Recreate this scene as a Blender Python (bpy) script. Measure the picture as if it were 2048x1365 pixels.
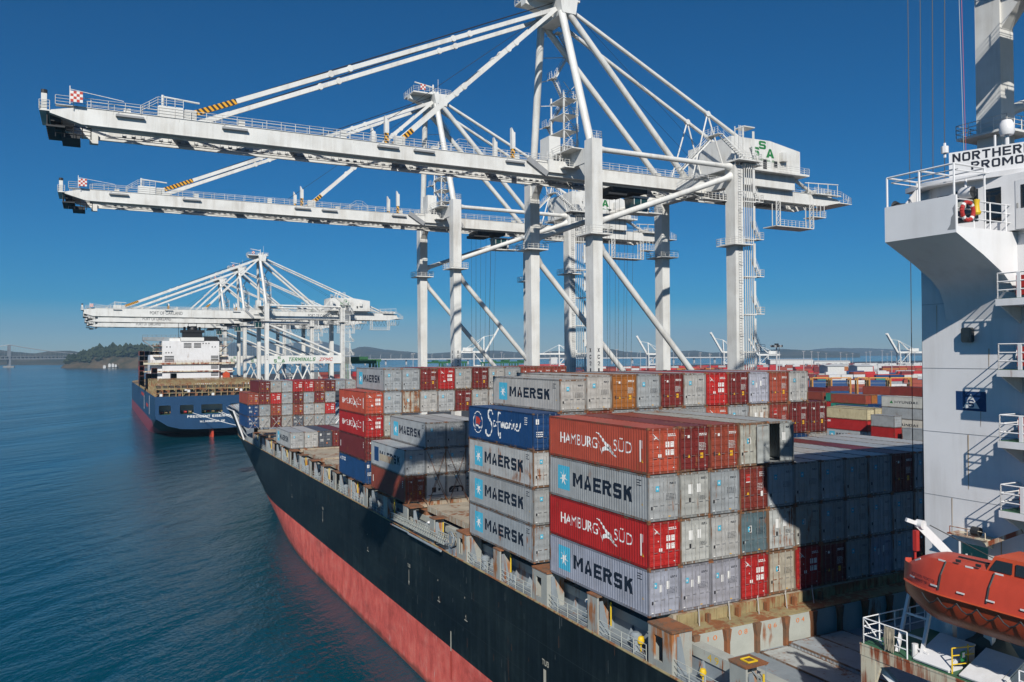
import bpy, math, random
from mathutils import Vector, Matrix
for o in list(bpy.data.objects): bpy.data.objects.remove(o)
S = bpy.context.scene
COL = S.collection
V = Vector
# ------------------------------------------------------------------ camera
cam_d = bpy.data.cameras.new('camera'); cam = bpy.data.objects.new('camera', cam_d); COL.objects.link(cam)
cam_d.sensor_width = 36; cam_d.lens = 28.473; cam_d.clip_start = .5; cam_d.clip_end = 60000
YAW, PIT, ROL = math.radians(27.2328), math.radians(.9774), math.radians(-.3296)
fw = V((math.sin(YAW)*math.cos(PIT), math.cos(YAW)*math.cos(PIT), math.sin(PIT)))
rt = V((math.cos(YAW), -math.sin(YAW), 0)); up = rt.cross(fw)
r2 = rt*math.cos(ROL)+up*math.sin(ROL); u2 = up*math.cos(ROL)-rt*math.sin(ROL)
M = Matrix((r2, u2, -fw)).transposed().to_4x4(); M.translation = V((-30.2675, -40.6597, 16.2482))
cam.matrix_world = M; S.camera = cam
# ------------------------------------------------------------------ sky, sun, exposure
TO_SUN = V((-1, -1.8, 1.43)).normalized()
wd = bpy.data.worlds.new('World'); S.world = wd; wd.use_nodes = True
wn = wd.node_tree; sky = wn.nodes.new('ShaderNodeTexSky'); sky.sky_type = 'NISHITA'; sky.sun_disc = False
sky.sun_elevation = math.asin(TO_SUN.z); sky.sun_rotation = math.atan2(TO_SUN.x, TO_SUN.y)
sky.air_density = 1.0; sky.dust_density = .0; sky.ozone_density = 6.; sky.altitude = 1500
bg = wn.nodes['Background']; bg.inputs['Strength'].default_value = .062
hs = wn.nodes.new('ShaderNodeHueSaturation'); hs.inputs['Saturation'].default_value = 1.9; wn.links.new(sky.outputs[0], hs.inputs['Color']); wn.links.new(hs.outputs[0], bg.inputs['Color'])
sl = bpy.data.lights.new('sun', 'SUN'); sl.energy = 5.0; sl.angle = math.radians(.53); sl.color = (1, .95, .87)
so = bpy.data.objects.new('sun', sl); COL.objects.link(so); so.rotation_euler = TO_SUN.to_track_quat('Z', 'Y').to_euler(); so.location = (-60, -60, 90)
S.view_settings.view_transform = 'Standard'; S.view_settings.look = 'None'; S.view_settings.exposure = 0.0; S.view_settings.gamma = 1
S.cycles.max_bounces = 6; S.cycles.diffuse_bounces = 1; S.cycles.glossy_bounces = 3; S.cycles.transmission_bounces = 3; S.cycles.volume_bounces = 0
S.cycles.use_denoising = True
WATER = -16.9; QUAY = -12.5; HAZE = 8e-5
rnd = random.Random(7)
# ------------------------------------------------------------------ materials
def mat(name, rgb, rough=.55, metal=0., var=.12, rust=0., sc=1., streak=0., useobj=False, dark=1., rplus=0., bump=0., spec=.5, rustc=(.16,.055,.02), coat=0.):
    m = bpy.data.materials.new(name); m.use_nodes = True; nt = m.node_tree; N = nt.nodes; L = nt.links
    b = N['Principled BSDF']; b.inputs['Roughness'].default_value = rough; b.inputs['Metallic'].default_value = metal
    b.inputs['Specular IOR Level'].default_value = spec
    tc = N.new('ShaderNodeTexCoord'); oi = N.new('ShaderNodeObjectInfo')
    ad = N.new('ShaderNodeVectorMath'); ad.operation = 'MULTIPLY_ADD'; ad.inputs[1].default_value = (1,1,1)
    mu = N.new('ShaderNodeMath'); mu.operation = 'MULTIPLY'; mu.inputs[1].default_value = 57.
    L.new(oi.outputs['Random'], mu.inputs[0]); L.new(tc.outputs['Object'], ad.inputs[0]); L.new(mu.outputs[0], ad.inputs[2])
    n1 = N.new('ShaderNodeTexNoise'); n1.inputs['Scale'].default_value = .7*sc; n1.inputs['Detail'].default_value = 8; n1.inputs['Roughness'].default_value = .65
    L.new(ad.outputs[0], n1.inputs['Vector'])
    mr = N.new('ShaderNodeMapRange'); mr.inputs[1].default_value = .3; mr.inputs[2].default_value = .7; mr.inputs[3].default_value = dark*(1-var); mr.inputs[4].default_value = dark*(1+var*.6)
    L.new(n1.outputs['Fac'], mr.inputs[0])
    sm = N.new('ShaderNodeVectorMath'); sm.operation = 'SCALE'
    if useobj: L.new(oi.outputs['Color'], sm.inputs[0])
    else: sm.inputs[0].default_value = rgb
    L.new(mr.outputs[0], sm.inputs['Scale']); col = sm.outputs[0]
    if rust or useobj or streak:
        mp = N.new('ShaderNodeMapping'); mp.inputs['Scale'].default_value = (2.6*sc, 2.6*sc, .22*sc); L.new(ad.outputs[0], mp.inputs[0])
        n2 = N.new('ShaderNodeTexNoise'); n2.inputs['Scale'].default_value = 1.; n2.inputs['Detail'].default_value = 6; n2.inputs['Roughness'].default_value = .7; L.new(mp.outputs[0], n2.inputs['Vector'])
        n3 = N.new('ShaderNodeTexNoise'); n3.inputs['Scale'].default_value = .45*sc; n3.inputs['Detail'].default_value = 3; L.new(ad.outputs[0], n3.inputs['Vector'])
        ml = N.new('ShaderNodeMath'); ml.operation = 'MULTIPLY'; L.new(n2.outputs['Fac'], ml.inputs[0]); L.new(n3.outputs['Fac'], ml.inputs[1])
        if streak:
            g = N.new('ShaderNodeMapRange'); g.inputs[1].default_value = .22; g.inputs[2].default_value = .4; g.inputs[3].default_value = 0; g.inputs[4].default_value = streak; L.new(ml.outputs[0], g.inputs[0])
            mx = N.new('ShaderNodeMixRGB'); mx.blend_type = 'MULTIPLY'; mx.inputs[2].default_value = (.55,.5,.44,1); L.new(g.outputs[0], mx.inputs[0]); L.new(col, mx.inputs[1]); col = mx.outputs[0]
        if rust or useobj:
            th = N.new('ShaderNodeMath'); th.operation = 'SUBTRACT'; th.inputs[0].default_value = .5-rplus
            am = N.new('ShaderNodeMath'); am.operation = 'MULTIPLY'; am.inputs[1].default_value = .26
            if useobj: L.new(oi.outputs['Alpha'], am.inputs[0])
            else: am.inputs[0].default_value = rust
            L.new(am.outputs[0], th.inputs[1])
            s2 = N.new('ShaderNodeMath'); s2.operation = 'SUBTRACT'; L.new(ml.outputs[0], s2.inputs[0]); L.new(th.outputs[0], s2.inputs[1])
            g2 = N.new('ShaderNodeMapRange'); g2.inputs[1].default_value = -.02; g2.inputs[2].default_value = .05; L.new(s2.outputs[0], g2.inputs[0])
            rc = N.new('ShaderNodeMixRGB'); rc.inputs[1].default_value = (*rustc,1); rc.inputs[2].default_value = (rustc[0]*2.2,rustc[1]*2.6,rustc[2]*3,1); L.new(n1.outputs['Fac'], rc.inputs[0])
            mx = N.new('ShaderNodeMixRGB'); L.new(g2.outputs[0], mx.inputs[0]); L.new(col, mx.inputs[1]); L.new(rc.outputs[0], mx.inputs[2]); col = mx.outputs[0]
    L.new(col, b.inputs['Base Color'])
    if bump:
        bp = N.new('ShaderNodeBump'); bp.inputs['Strength'].default_value = bump; bp.inputs['Distance'].default_value = .03; L.new(n1.outputs['Fac'], bp.inputs['Height']); L.new(bp.outputs[0], b.inputs['Normal'])
    return m
MT = {}
def mk(k, *a, **kw): MT[k] = mat(k, *a, **kw)
mk('container_paint', (.5,.5,.5), .5, useobj=True, var=.16, sc=1.3, streak=.35)
mk('container_frame', (.5,.5,.5), .6, useobj=True, var=.3, sc=1.6, streak=.5, dark=.62, rplus=.13, rustc=(.10,.05,.026))  # rusty rails; extra darkening paints in the shade of container gaps
mk('corner_steel', (.10,.065,.045), .7, rust=1.0, var=.3, sc=2)
mk('steel_bar', (.42,.41,.39), .5, rust=.5)
mk('label_white', (.75,.75,.73), .6, var=.05)
mk('label_black', (.015,.015,.02), .6)
mk('letter_navy', (.008,.014,.028), .55, var=.1, rust=.25)
mk('label_yellow', (.7,.38,.02), .6)
mk('label_orange', (.7,.19,.03), .6)
mk('star_blue', (.07,.42,.60), .55, var=.1)
mk('letter_white', (.8,.8,.78), .6, var=.06)
mk('flag_red', (.5,.05,.03), .6)
mk('green_paint', (.02,.19,.055), .6, var=.1)
mk('crane_white', (.74,.74,.71), .42, var=.09, streak=.45, sc=.5, rust=.12)
mk('crane_grey', (.30,.31,.32), .55, var=.15)
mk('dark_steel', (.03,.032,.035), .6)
mk('rope_steel', (.03,.03,.032), .6)
mk('cab_glass', (.01,.05,.055), .08, spec=.8)
mk('window_glass', (.012,.016,.02), .06, spec=.8)
mk('ship_white', (.77,.77,.78), .42, var=.06, streak=.28, rust=.3, sc=.6, bump=.12)
mk('ship_cream', (.62,.56,.42), .55, rust=.92, sc=.8, streak=.3, rustc=(.17,.04,.015))
mk('deck_grey', (.25,.29,.32), .6, rust=.62, var=.2, sc=1)
mk('pillar_grey', (.36,.37,.34), .6, rust=.85, var=.15, sc=.9, rustc=(.22,.075,.022))
mk('hatch_tan', (.42,.36,.27), .7, rust=.85, var=.25, sc=.7)
mk('rust_steel', (.17,.10,.06), .8, rust=1.1, var=.35, sc=1.5)
mk('ochre_steel', (.33,.27,.14), .75, rust=.95, var=.3, sc=1.2)
mk('cell_grey', (.42,.44,.40), .65, rust=.6, var=.12)
mk('deck_green', (.04,.13,.065), .65, rust=.35)
mk('boat_orange', (.50,.06,.03), .45, var=.12, streak=.25)
mk('boat_orange_bright', (.58,.085,.03), .42, var=.15, streak=.2)
mk('red_paint', (.42,.03,.025), .5)
mk('yellow_paint', (.72,.48,.02), .5)
mk('canvas_green', (.07,.09,.085), .9, var=.2)
mk('rope_fibre', (.33,.29,.22), .9, var=.3, sc=8)
mk('navy_hull', (.012,.055,.135), .45, var=.12, streak=.2, sc=.3)
mk('boot_red', (.30,.05,.05), .6, var=.2)
mk('hull_under', (.012,.012,.014), .5)
mk('funnel_black', (.012,.012,.014), .5)
mk('logo_blue', (.012,.045,.14), .45)
mk('orange_frame', (.62,.30,.07), .55)
mk('rtg_green', (.03,.13,.05), .6)
mk('roof_white', (.6,.6,.58), .6)
mk('concrete', (.28,.27,.25), .85, var=.2, sc=.2)
mk('asphalt', (.06,.06,.06), .85, var=.25, sc=.05)
mk('bridge_white', (.5,.5,.5), .6)
mk('bridge_grey', (.22,.24,.26), .6)
mk('antifoul', (.3,.05,.045), .6, var=.2)
# ------------------------------------------------------------------ mesh builder
_tc = {}
def rib(pts, t, s, closed=False):        # mitred band of horizontal thickness t (vertical limbs) and s (level limbs)
    n = len(pts); L = []; R = []
    for i in range(n):
        a = pts[(i-1) % n] if (closed or i) else None; b = pts[i]; c = pts[(i+1) % n] if (closed or i < n-1) else None
        ds = []
        for p, q in ((a, b), (b, c)):
            if p and q: d = V((q[0]-p[0], q[1]-p[1])).normalized(); ds.append(V((-d.y*t/2, d.x*s/2)))
        nv = ds[0] if len(ds) == 1 else (ds[0]+ds[1])*(1/max(.45, 1+ds[0].normalized().dot(ds[1].normalized()))) if len(ds) > 1 else ds[0]
        L.append((b[0]+nv.x, b[1]+nv.y)); R.append((b[0]-nv.x, b[1]-nv.y))
    m = n if closed else n-1
    return [[L[i], R[i], R[(i+1) % n], L[(i+1) % n]] for i in range(m)]
def block(ch, t, s):                      # block capitals from pieces that never overlap, unit square
    B = lambda x0, y0, x1, y1: [(x0,y0),(x1,y0),(x1,y1),(x0,y1)]
    c = .22; h = t/2; k = s/2; i0, i1, j0, j1 = h, 1-h, k, 1-k; lf = B(0,0,t,1); rg = B(1-t,0,1,1)
    oct_ = [(i0,c),(c,j0),(1-c,j0),(i1,c),(i1,1-c),(1-c,j1),(c,j1),(i0,1-c)]
    bowl = lambda a, b2, e=.16: rib([(t,b2-k),(1-e-h,b2-k),(i1,b2-k-e),(i1,a+k+e),(1-e-h,a+k),(t,a+k)], t, s)
    xl = lambda y: t*1.1+(.5-t*1.1)*y/.78
    if ch in 'OQ0': return rib(oct_, t, s, True)
    if ch == 'H': return [lf, rg, B(t,.5-k,1-t,.5+k)]
    if ch == 'E': return [lf, B(t,1-s,1,1), B(t,.5-k,.92,.5+k), B(t,0,1,s)]
    if ch == 'F': return [lf, B(t,1-s,1,1), B(t,.5-k,.9,.5+k)]
    if ch == 'L': return [lf, B(t,0,1,s)]
    if ch in 'I1': return [B(.5-h,0,.5+h,1)]
    if ch == 'T': return [B(.5-h,0,.5+h,1-s), B(0,1-s,1,1)]
    if ch == 'P': return [lf]+bowl(.42, 1)
    if ch == 'R': return [lf]+bowl(.42, 1)+[[(t+.12,.42),(1-t*1.15,0),(1,0),(t+.12+t*1.25,.42)]]
    if ch == 'B': return [lf]+bowl(.5+k*.0, 1)+bowl(0, .5)
    if ch == 'D': return [lf]+bowl(0, 1, .22)
    if ch == 'N': return [lf, rg, [(t,1),(t,1-.36),(1-t,0),(1-t,.36)]]
    if ch == 'M': return [lf, rg, [(t,1),(t,.64),(.5,.16),(.5,.52)], [(.5,.52),(.5,.16),(1-t,.64),(1-t,1)]]
    if ch == 'W': return [[(0,1),(t,1),(.5-h*1.3,0),(.5-h*1.3-t*.8,0)] if False else [(0,1),(t,1),(.34,0),(.16,0)], [(.34,0),(.5,.7),(.5,1),(.30,.25)], [(.5,1),(.5,.7),(.66,0),(.70,.25)], [(1-t,1),(1,1),(.84,0),(.66,0)]]
    if ch == 'A': return [[(0,0),(t*1.1,0),(.5,.78),(.5,1),(.38,1)], [(1,0),(.62,1),(.5,1),(.5,.78),(1-t*1.1,0)], [(xl(.18),.18),(1-xl(.18),.18),(1-xl(.18+s),.18+s),(xl(.18+s),.18+s)]]
    if ch == 'K': 
        y = lambda x: .34+.66*(x-t)/(1-t)
        return [lf, [(t,.34),(1,1),(1-t*1.25,1),(t,.34+t*1.05)], [(t+.1,y(t+.1)),(1-t*1.25,0),(1,0),(t+.1+t*1.0,y(t+.1+t*1.0))]]
    if ch == 'S': return rib([(i1,.74),(i1,1-c*.8),(1-c,j1),(c,j1),(i0,1-c*.8),(i0,.5+c*.55),(c,.5),(1-c,.5),(i1,.5-c*.55),(i1,c*.8),(1-c,j0),(c,j0),(i0,c*.8),(i0,.26)], t, s)
    if ch in 'CG': return rib([(i1,.70),(i1,1-c),(1-c,j1),(c,j1),(i0,1-c),(i0,c),(c,j0),(1-c,j0),(i1,c),(i1,.34 if ch == 'C' else .5)], t, s)+([B(.5,.5,1,.5+s)] if ch == 'G' else [])
    if ch == 'U': return rib([(i0,1),(i0,c),(c,j0),(1-c,j0),(i1,c),(i1,1)], t, s)
    if ch == 'Y': return [B(.5-h,0,.5+h,.42), [(0,1),(t*1.2,1),(.5+h,.42),(.5-h,.42)], [(1,1),(.5+h,.42),(.5+.001,.42+.12),(1-t*1.2,1)]]
    if ch == 'Z': return [B(0,1-s,1,1), B(0,0,1,s), [(0,s),(t*1.3,s),(1,1-s),(1-t*1.3,1-s)]]
    if ch == 'X': return [[(0,0),(t*1.2,0),(1,1),(1-t*1.2,1)], [(0,1),(t*1.2,1),(.5,.5+t*.5*.99),(.5-t*.62,.5)], [(.5+t*.62,.5),(.5,.5-t*.5*.99),(1-t*1.2,0),(1,0)]]
    if ch == '2': return rib([(i0,.70),(i0,1-c),(c,j1),(1-c,j1),(i1,1-c),(i1,.58),(i0,j0),(1,j0)], t, s)
    return []
def glyphs(s, bold):
    k = (s, bold)
    if k in _tc: return _tc[k]
    if bold:                              # block capitals; bold = limb thickness as a share of the letter width
        vs = []; fs = []; n = len(s); gap = .2; cell = 1/(n-gap+gap*0) if n > 1 else 1; x = 0; adv = []
        for ch in s: w = .5 if ch in ' ,' else .4 if ch in 'I1' else 1.25 if ch in 'MW' else 1.; adv.append((x, w)); x += w+gap
        T = x-gap
        for ch, (x0, w) in zip(s, adv):
            for p in (block(ch, bold/w*1.0, bold*.72) if ch != ',' else [[(.2,0),(.6,0),(.6,.15),(.2,.15)]]): b = len(vs); vs += [((x0+a*w)/T, y) for a, y in p]; fs.append(tuple(range(b, b+len(p))))
        _tc[k] = (vs, fs); return _tc[k]
    if k not in _tc:
        cu = bpy.data.curves.new('t', 'FONT'); cu.body = s; cu.resolution_u = 3; cu.fill_mode = 'FRONT'
        ob = bpy.data.objects.new('t', cu); COL.objects.link(ob); dg = bpy.context.evaluated_depsgraph_get()
        me = ob.evaluated_get(dg).to_mesh(); vs = [(v.co.x, v.co.y) for v in me.vertices]; fs = [tuple(p.vertices) for p in me.polygons]
        ob.evaluated_get(dg).to_mesh_clear(); bpy.data.objects.remove(ob); bpy.data.curves.remove(cu)
        x0 = min(v[0] for v in vs); x1 = max(v[0] for v in vs); y0 = min(v[1] for v in vs); y1 = max(v[1] for v in vs)
        _tc[k] = ([((x-x0)/(x1-x0), (y-y0)/(y1-y0)) for x, y in vs], fs)
    return _tc[k]
class MB:
    def __init__(s): s.v = []; s.f = []; s.m = []
    def add(s, vs, fs, m=0):
        b = len(s.v); s.v += [tuple(p) for p in vs]; s.f += [tuple(b+i for i in f) for f in fs]; s.m += [m]*len(fs); return s
    def box(s, x0, y0, z0, x1, y1, z1, m=0):
        return s.add([(x0,y0,z0),(x1,y0,z0),(x1,y1,z0),(x0,y1,z0),(x0,y0,z1),(x1,y0,z1),(x1,y1,z1),(x0,y1,z1)],
            [(0,3,2,1),(4,5,6,7),(0,1,5,4),(1,2,6,5),(2,3,7,6),(3,0,4,7)], m)
    def beam(s, p, q, w, h, m=0, upv=(0,0,1), w1=None, h1=None):
        p = V(p); q = V(q); d = (q-p).normalized(); u = V(upv)
        if abs(d.dot(u)) > .98: u = V((1,0,0)) if abs(d.x) < .9 else V((0,1,0))
        a = d.cross(u).normalized(); u = a.cross(d).normalized(); w1 = w if w1 is None else w1; h1 = h if h1 is None else h1
        vs = [p-a*w/2-u*h/2, p+a*w/2-u*h/2, p+a*w/2+u*h/2, p-a*w/2+u*h/2, q-a*w1/2-u*h1/2, q+a*w1/2-u*h1/2, q+a*w1/2+u*h1/2, q-a*w1/2+u*h1/2]
        return s.add(vs, [(0,1,2,3),(7,6,5,4),(0,4,5,1),(1,5,6,2),(2,6,7,3),(3,7,4,0)], m)
    def tube(s, p, q, r, n=8, m=0, r1=None):
        p = V(p); q = V(q); d = (q-p).normalized(); u = V((0,0,1)) if abs(d.z) < .95 else V((1,0,0))
        a = d.cross(u).normalized(); u = a.cross(d); r1 = r if r1 is None else r1; vs = []
        for c, rr in ((p, r), (q, r1)):
            for i in range(n):
                t = 2*math.pi*i/n; vs.append(c+a*math.cos(t)*rr+u*math.sin(t)*rr)
        fs = [(i, n+i, n+(i+1) % n, (i+1) % n) for i in range(n)]+[tuple(range(n)), tuple(range(2*n-1, n-1, -1))]
        return s.add(vs, fs, m)
    def path(s, pts, r, n=6, m=0):
        for a, b in zip(pts, pts[1:]):
            if (V(a)-V(b)).length > 1e-4: s.tube(a, b, r, n, m)
        return s
    def poly(s, pts, m=0): return s.add(pts, [tuple(range(len(pts)))], m)
    def prism(s, pts, vec, m=0):
        n = len(pts); vec = V(vec); q = [V(p) for p in pts]+[V(p)+vec for p in pts]
        return s.add(q, [tuple(range(n-1, -1, -1)), tuple(range(n, 2*n))]+[(i, (i+1) % n, n+(i+1) % n, n+i) for i in range(n)], m)
    def lathe(s, c, prof, n=12, m=0, axis='z'):
        vs = []; k = len(prof)
        for r, z in prof:
            for i in range(n):
                t = 2*math.pi*i/n; a, b = r*math.cos(t), r*math.sin(t)
                vs.append(V(c)+(V((a,b,z)) if axis == 'z' else V((z,a,b)) if axis == 'x' else V((b,z,a))))
        fs = [(j*n+i, j*n+(i+1) % n, (j+1)*n+(i+1) % n, (j+1)*n+i) for j in range(k-1) for i in range(n)]
        return s.add(vs, fs, m)
    def text(s, t, o, ux, uz, w, h, m=0, bold=.0):
        vs, fs = glyphs(t, bold); o = V(o); ux = V(ux); uz = V(uz)
        return s.add([o+ux*(x*w)+uz*(y*h) for x, y in vs], fs, m)
    def rail(s, pts, h=1.05, step=1.6, r=.028, n=3, m=0, rs=4):
        for p, q in zip(pts, pts[1:]):
            p = V(p); q = V(q); k = max(1, int(round((q-p).length/step)))
            for i in range(k+1): a = p.lerp(q, i/k); s.tube(a, a+V((0,0,h)), r*1.15, rs, m)
            for j in range(n): z = V((0,0,h*(j+1)/n)); s.tube(p+z, q+z, r, rs, m)
        return s
    def ladder(s, p, q, w=.5, m=0, side=(1,0,0), step=.35, cage=False):
        p = V(p); q = V(q); a = V(side).normalized()*w/2; n = int((q-p).length/step)
        s.tube(p-a, q-a, .03, 4, m); s.tube(p+a, q+a, .03, 4, m)
        for i in range(n+1): c = p.lerp(q, i/max(n,1)); s.tube(c-a, c+a, .022, 4, m)
        return s
    def stair(s, p, q, w=.8, side=(1,0,0), m=0, rail=True):
        p = V(p); q = V(q); a = V(side).normalized()*w/2; n = max(2, int(abs(q.z-p.z)/.28))
        for sg in (-1, 1):
            s.beam(p+a*sg, q+a*sg, .06, .22, m)
            if rail:
                z = V((0,0,1.)); s.tube(p+a*sg+z, q+a*sg+z, .028, 4, m); s.tube(p+a*sg+z*.5, q+a*sg+z*.5, .022, 4, m)
                for i in range(0, n+1, 3): c = p.lerp(q, i/n)+a*sg; s.tube(c, c+z, .025, 4, m)
        for i in range(n+1): c = p.lerp(q, i/n); s.beam(c-a, c+a, .24, .04, m)
        return s
    def move(s, d): s.v = [tuple(V(p)+V(d)) for p in s.v]; return s
    def me(s, name, mats):
        me = bpy.data.meshes.new(name); me.from_pydata(s.v, [], s.f)
        for k in mats: me.materials.append(MT[k] if isinstance(k, str) else k)
        me.polygons.foreach_set('material_index', s.m); me.update(); me.shade_smooth(); me.set_sharp_from_angle(angle=math.radians(35)); return me
def tag(o, label=None, cat=None, group=None, kind=None):
    if label: o['label'] = label
    if cat: o['category'] = cat
    if group: o['group'] = group
    if kind: o['kind'] = kind
    return o
def thing(name, label, cat, loc=(0,0,0), group=None, rz=0):
    o = bpy.data.objects.new(name, None); COL.objects.link(o); o.location = loc; o.rotation_euler[2] = rz; o.empty_display_size = .5
    return tag(o, label, cat, group)
def link(name, me, parent=None, loc=(0,0,0)):
    o = bpy.data.objects.new(name, me); COL.objects.link(o); o.location = loc
    if parent is not None: o.parent = parent
    return o
def wroot(p):
    v = V((0,0,0))
    while p is not None: v += p.location; p = p.parent
    return v
def part(parent, name, mb, mats, world=True, label=None):
    if isinstance(mats, str): mats = [mats]
    if world: mb.move(-wroot(parent))
    o = link(name, mb.me(name, mats), parent)
    if label: o['label'] = label
    return o
def solo(name, mb, mats, label, cat, group=None):
    if isinstance(mats, str): mats = [mats]
    xs = [p[0] for p in mb.v]; ys = [p[1] for p in mb.v]; z = min(p[2] for p in mb.v); c = V(((min(xs)+max(xs))/2, (min(ys)+max(ys))/2, z)); mb.move(-c)
    return tag(link(name, mb.me(name, mats), None, c), label, cat, group)
def struct(name, mb, mats, kind='structure', label=None):
    if isinstance(mats, str): mats = [mats]
    return tag(link(name, mb.me(name, mats)), label, None, None, kind)
def copy_tree(o, parent=None):
    c = o.copy(); COL.objects.link(c); c.parent = parent
    for ch in list(o.children): copy_tree(ch, c)
    return c
def surf(name): # blank material, returns nodes
    m = bpy.data.materials.new(name); m.use_nodes = True; MT[name] = m; nt = m.node_tree; return m, nt.nodes, nt.links, nt.nodes['Principled BSDF']
# ================================================================== SETTING
FH = V((math.sin(YAW), math.cos(YAW), 0)); RH = V((math.cos(YAW), -math.sin(YAW), 0)); CAM = V((-30.27, -40.66, 16.25))
def bear(px, d, z):                     # a point of the map: bearing of the line of sight, distance ahead, height
    p = CAM+FH*d+RH*(d*(px-1024)/1619.8); p.z = z; return p
def hgt(px, y, d): return 16.25+(710.1-.00575*(px-1024)-y)/1619.8*d
def far_mat(name, c1, c2, sc):
    m, N, L, b = surf(name); tc = N.new('ShaderNodeTexCoord'); n = N.new('ShaderNodeTexNoise'); n.inputs['Scale'].default_value = sc; n.inputs['Detail'].default_value = 9; n.inputs['Roughness'].default_value = .7
    r = N.new('ShaderNodeValToRGB'); r.color_ramp.elements[0].position = .38; r.color_ramp.elements[1].position = .62
    r.color_ramp.elements[0].color = (*c1,1); r.color_ramp.elements[1].color = (*c2,1)
    L.new(tc.outputs['Object'], n.inputs['Vector']); L.new(n.outputs['Fac'], r.inputs[0]); L.new(r.outputs[0], b.inputs['Base Color']); b.inputs['Roughness'].default_value = .95; b.inputs['Specular IOR Level'].default_value = .1
far_mat('hill_scrub', (.045,.05,.03), (.11,.095,.06), .004)
far_mat('island_ground', (.035,.04,.022), (.13,.095,.06), .02)
far_mat('island_leaves', (.016,.026,.012), (.05,.06,.028), .05)
# water
m, N, L, b = surf('sea_water'); b.inputs['Base Color'].default_value = (.0003,.05,.075,1); b.inputs['IOR'].default_value = 1.33; b.inputs['Roughness'].default_value = .12
tc = N.new('ShaderNodeTexCoord')
def nz(sc, det, map_s=(1,1,1), rot=0., dist=0., rough=.6):   # noise drawn out along a bearing (rot, radians from the X axis)
    m0 = N.new('ShaderNodeMapping'); m0.inputs['Rotation'].default_value = (0,0,-rot); mp = N.new('ShaderNodeMapping'); mp.inputs['Scale'].default_value = map_s
    n = N.new('ShaderNodeTexNoise'); n.inputs['Scale'].default_value = sc; n.inputs['Detail'].default_value = det; n.inputs['Roughness'].default_value = rough; n.inputs['Distortion'].default_value = dist
    L.new(tc.outputs['Object'], m0.inputs[0]); L.new(m0.outputs[0], mp.inputs[0]); L.new(mp.outputs[0], n.inputs['Vector']); return n.outputs['Fac']
def mth(op, a, bb):
    n = N.new('ShaderNodeMath'); n.operation = op
    for i, x in enumerate((a, bb)):
        if isinstance(x, (int, float)): n.inputs[i].default_value = x
        else: L.new(x, n.inputs[i])
    return n.outputs[0]
K = math.radians(42)
wv = mth('ADD', mth('ADD', mth('MULTIPLY', nz(2.3, 3, (.5,1,1), K+.5), .16), mth('MULTIPLY', nz(.85, 4, (.45,1,1), K+.35), .40)), mth('ADD', mth('MULTIPLY', nz(.24, 3, (.4,1,1), K-.2), .6), mth('MULTIPLY', nz(.075, 2, (.12,1,1), K, .6), 1.5)))
pat = nz(.009, 4, (.16,1,1), K+.25, 1.4); slick = N.new('ShaderNodeMapRange'); slick.inputs[1].default_value = .40; slick.inputs[2].default_value = .60; slick.inputs[3].default_value = 1.15; slick.inputs[4].default_value = .4; L.new(pat, slick.inputs[0])
b.inputs['Specular Tint'].default_value = (.5,.85,1,1)
bp = N.new('ShaderNodeBump'); bp.inputs['Strength'].default_value = .55; bp.inputs['Distance'].default_value = 1.0; L.new(mth('MULTIPLY', wv, slick.outputs[0]), bp.inputs['Height']); L.new(bp.outputs[0], b.inputs['Normal'])
R0 = 15500
struct('water', MB().poly([(-R0,-2500,WATER),(R0,-2500,WATER),(R0,R0,WATER),(-R0,R0,WATER)]), 'sea_water')
# quay and yard ground
q = [(33.9,-700),(33.9,1150),(330,1420),(900,1560),(2600,1850),(3400,1200),(3400,-700)]
struct('quay', MB().prism([(x,y,WATER-6) for x, y in q], (0,0,QUAY-WATER+6)), 'asphalt')
mb = MB()
for x, w in ((34.0,3.2), (38.0-.08,.16), (66.4-.08,.16)): mb.box(x, -300, QUAY+.004, x+w, 700, QUAY+(.05 if w < 1 else .012))
struct('quay_apron', mb, 'concrete')
mb = MB()
for k in range(-10, 40):
    y = k*15.; mb.lathe((33.75, y, -14.6), [(0,-.9),(.75,-.9),(.75,.9),(0,.9)], 10, 0, 'z')
    if k == 4: pass
struct('quay_fenders', mb, 'dark_steel')
# hills
def ridge(name, prof, d0, d1, mt, amp, seed, back=1.6, nc=14, sub=6, front=1.0):
    r = random.Random(seed); mb = MB(); P = []
    for (a, ya), (c, yc) in zip(prof, prof[1:]):
        for i in range(sub): P.append((a+(c-a)*i/sub, ya+(yc-ya)*i/sub))
    P.append(prof[-1]); from mathutils import noise
    for px, y in P:
        zc = hgt(px, y, d1)
        for j in range(nc+1):
            t = j/nc; d = d0+(d1-d0)*t*back; u = min(1, d and (d-d0)/(d1-d0)); prof_z = math.sin(min(u,1)*math.pi/2)**front if u < 1 else max(0, 1-(t*back-1)/(back-1))
            p = bear(px, d, 0); n = noise.fractal(V((p.x, p.y, seed))*(3.5/(d1-d0)), 1., 2., 6)
            mb.v.append((p.x, p.y, WATER-2+(zc-WATER+2)*prof_z+n*amp*prof_z*(1 if u < .95 else .35)))
    k = nc+1
    for i in range(len(P)-1):
        for j in range(nc): mb.f.append((i*k+j, (i+1)*k+j, (i+1)*k+j+1, i*k+j+1)); mb.m.append(0)
    return struct(name, mb, mt)
ridge('hills', [(-120,707),(-60,704),(0,702),(15,703),(30,705),(70,706),(82,704),(100,701),(115,700),(140,700),(155,703),(168,707),(185,709),(240,714)], 3600, 5200, 'hill_scrub', 18, 3)
ridge('hills', [(330,700),(400,692),(456,686),(515,684),(560,688),(600,684),(635,682),(660,688),(680,694),(705,702),(722,707)], 7600, 10500, 'hill_scrub', 40, 5)
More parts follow.
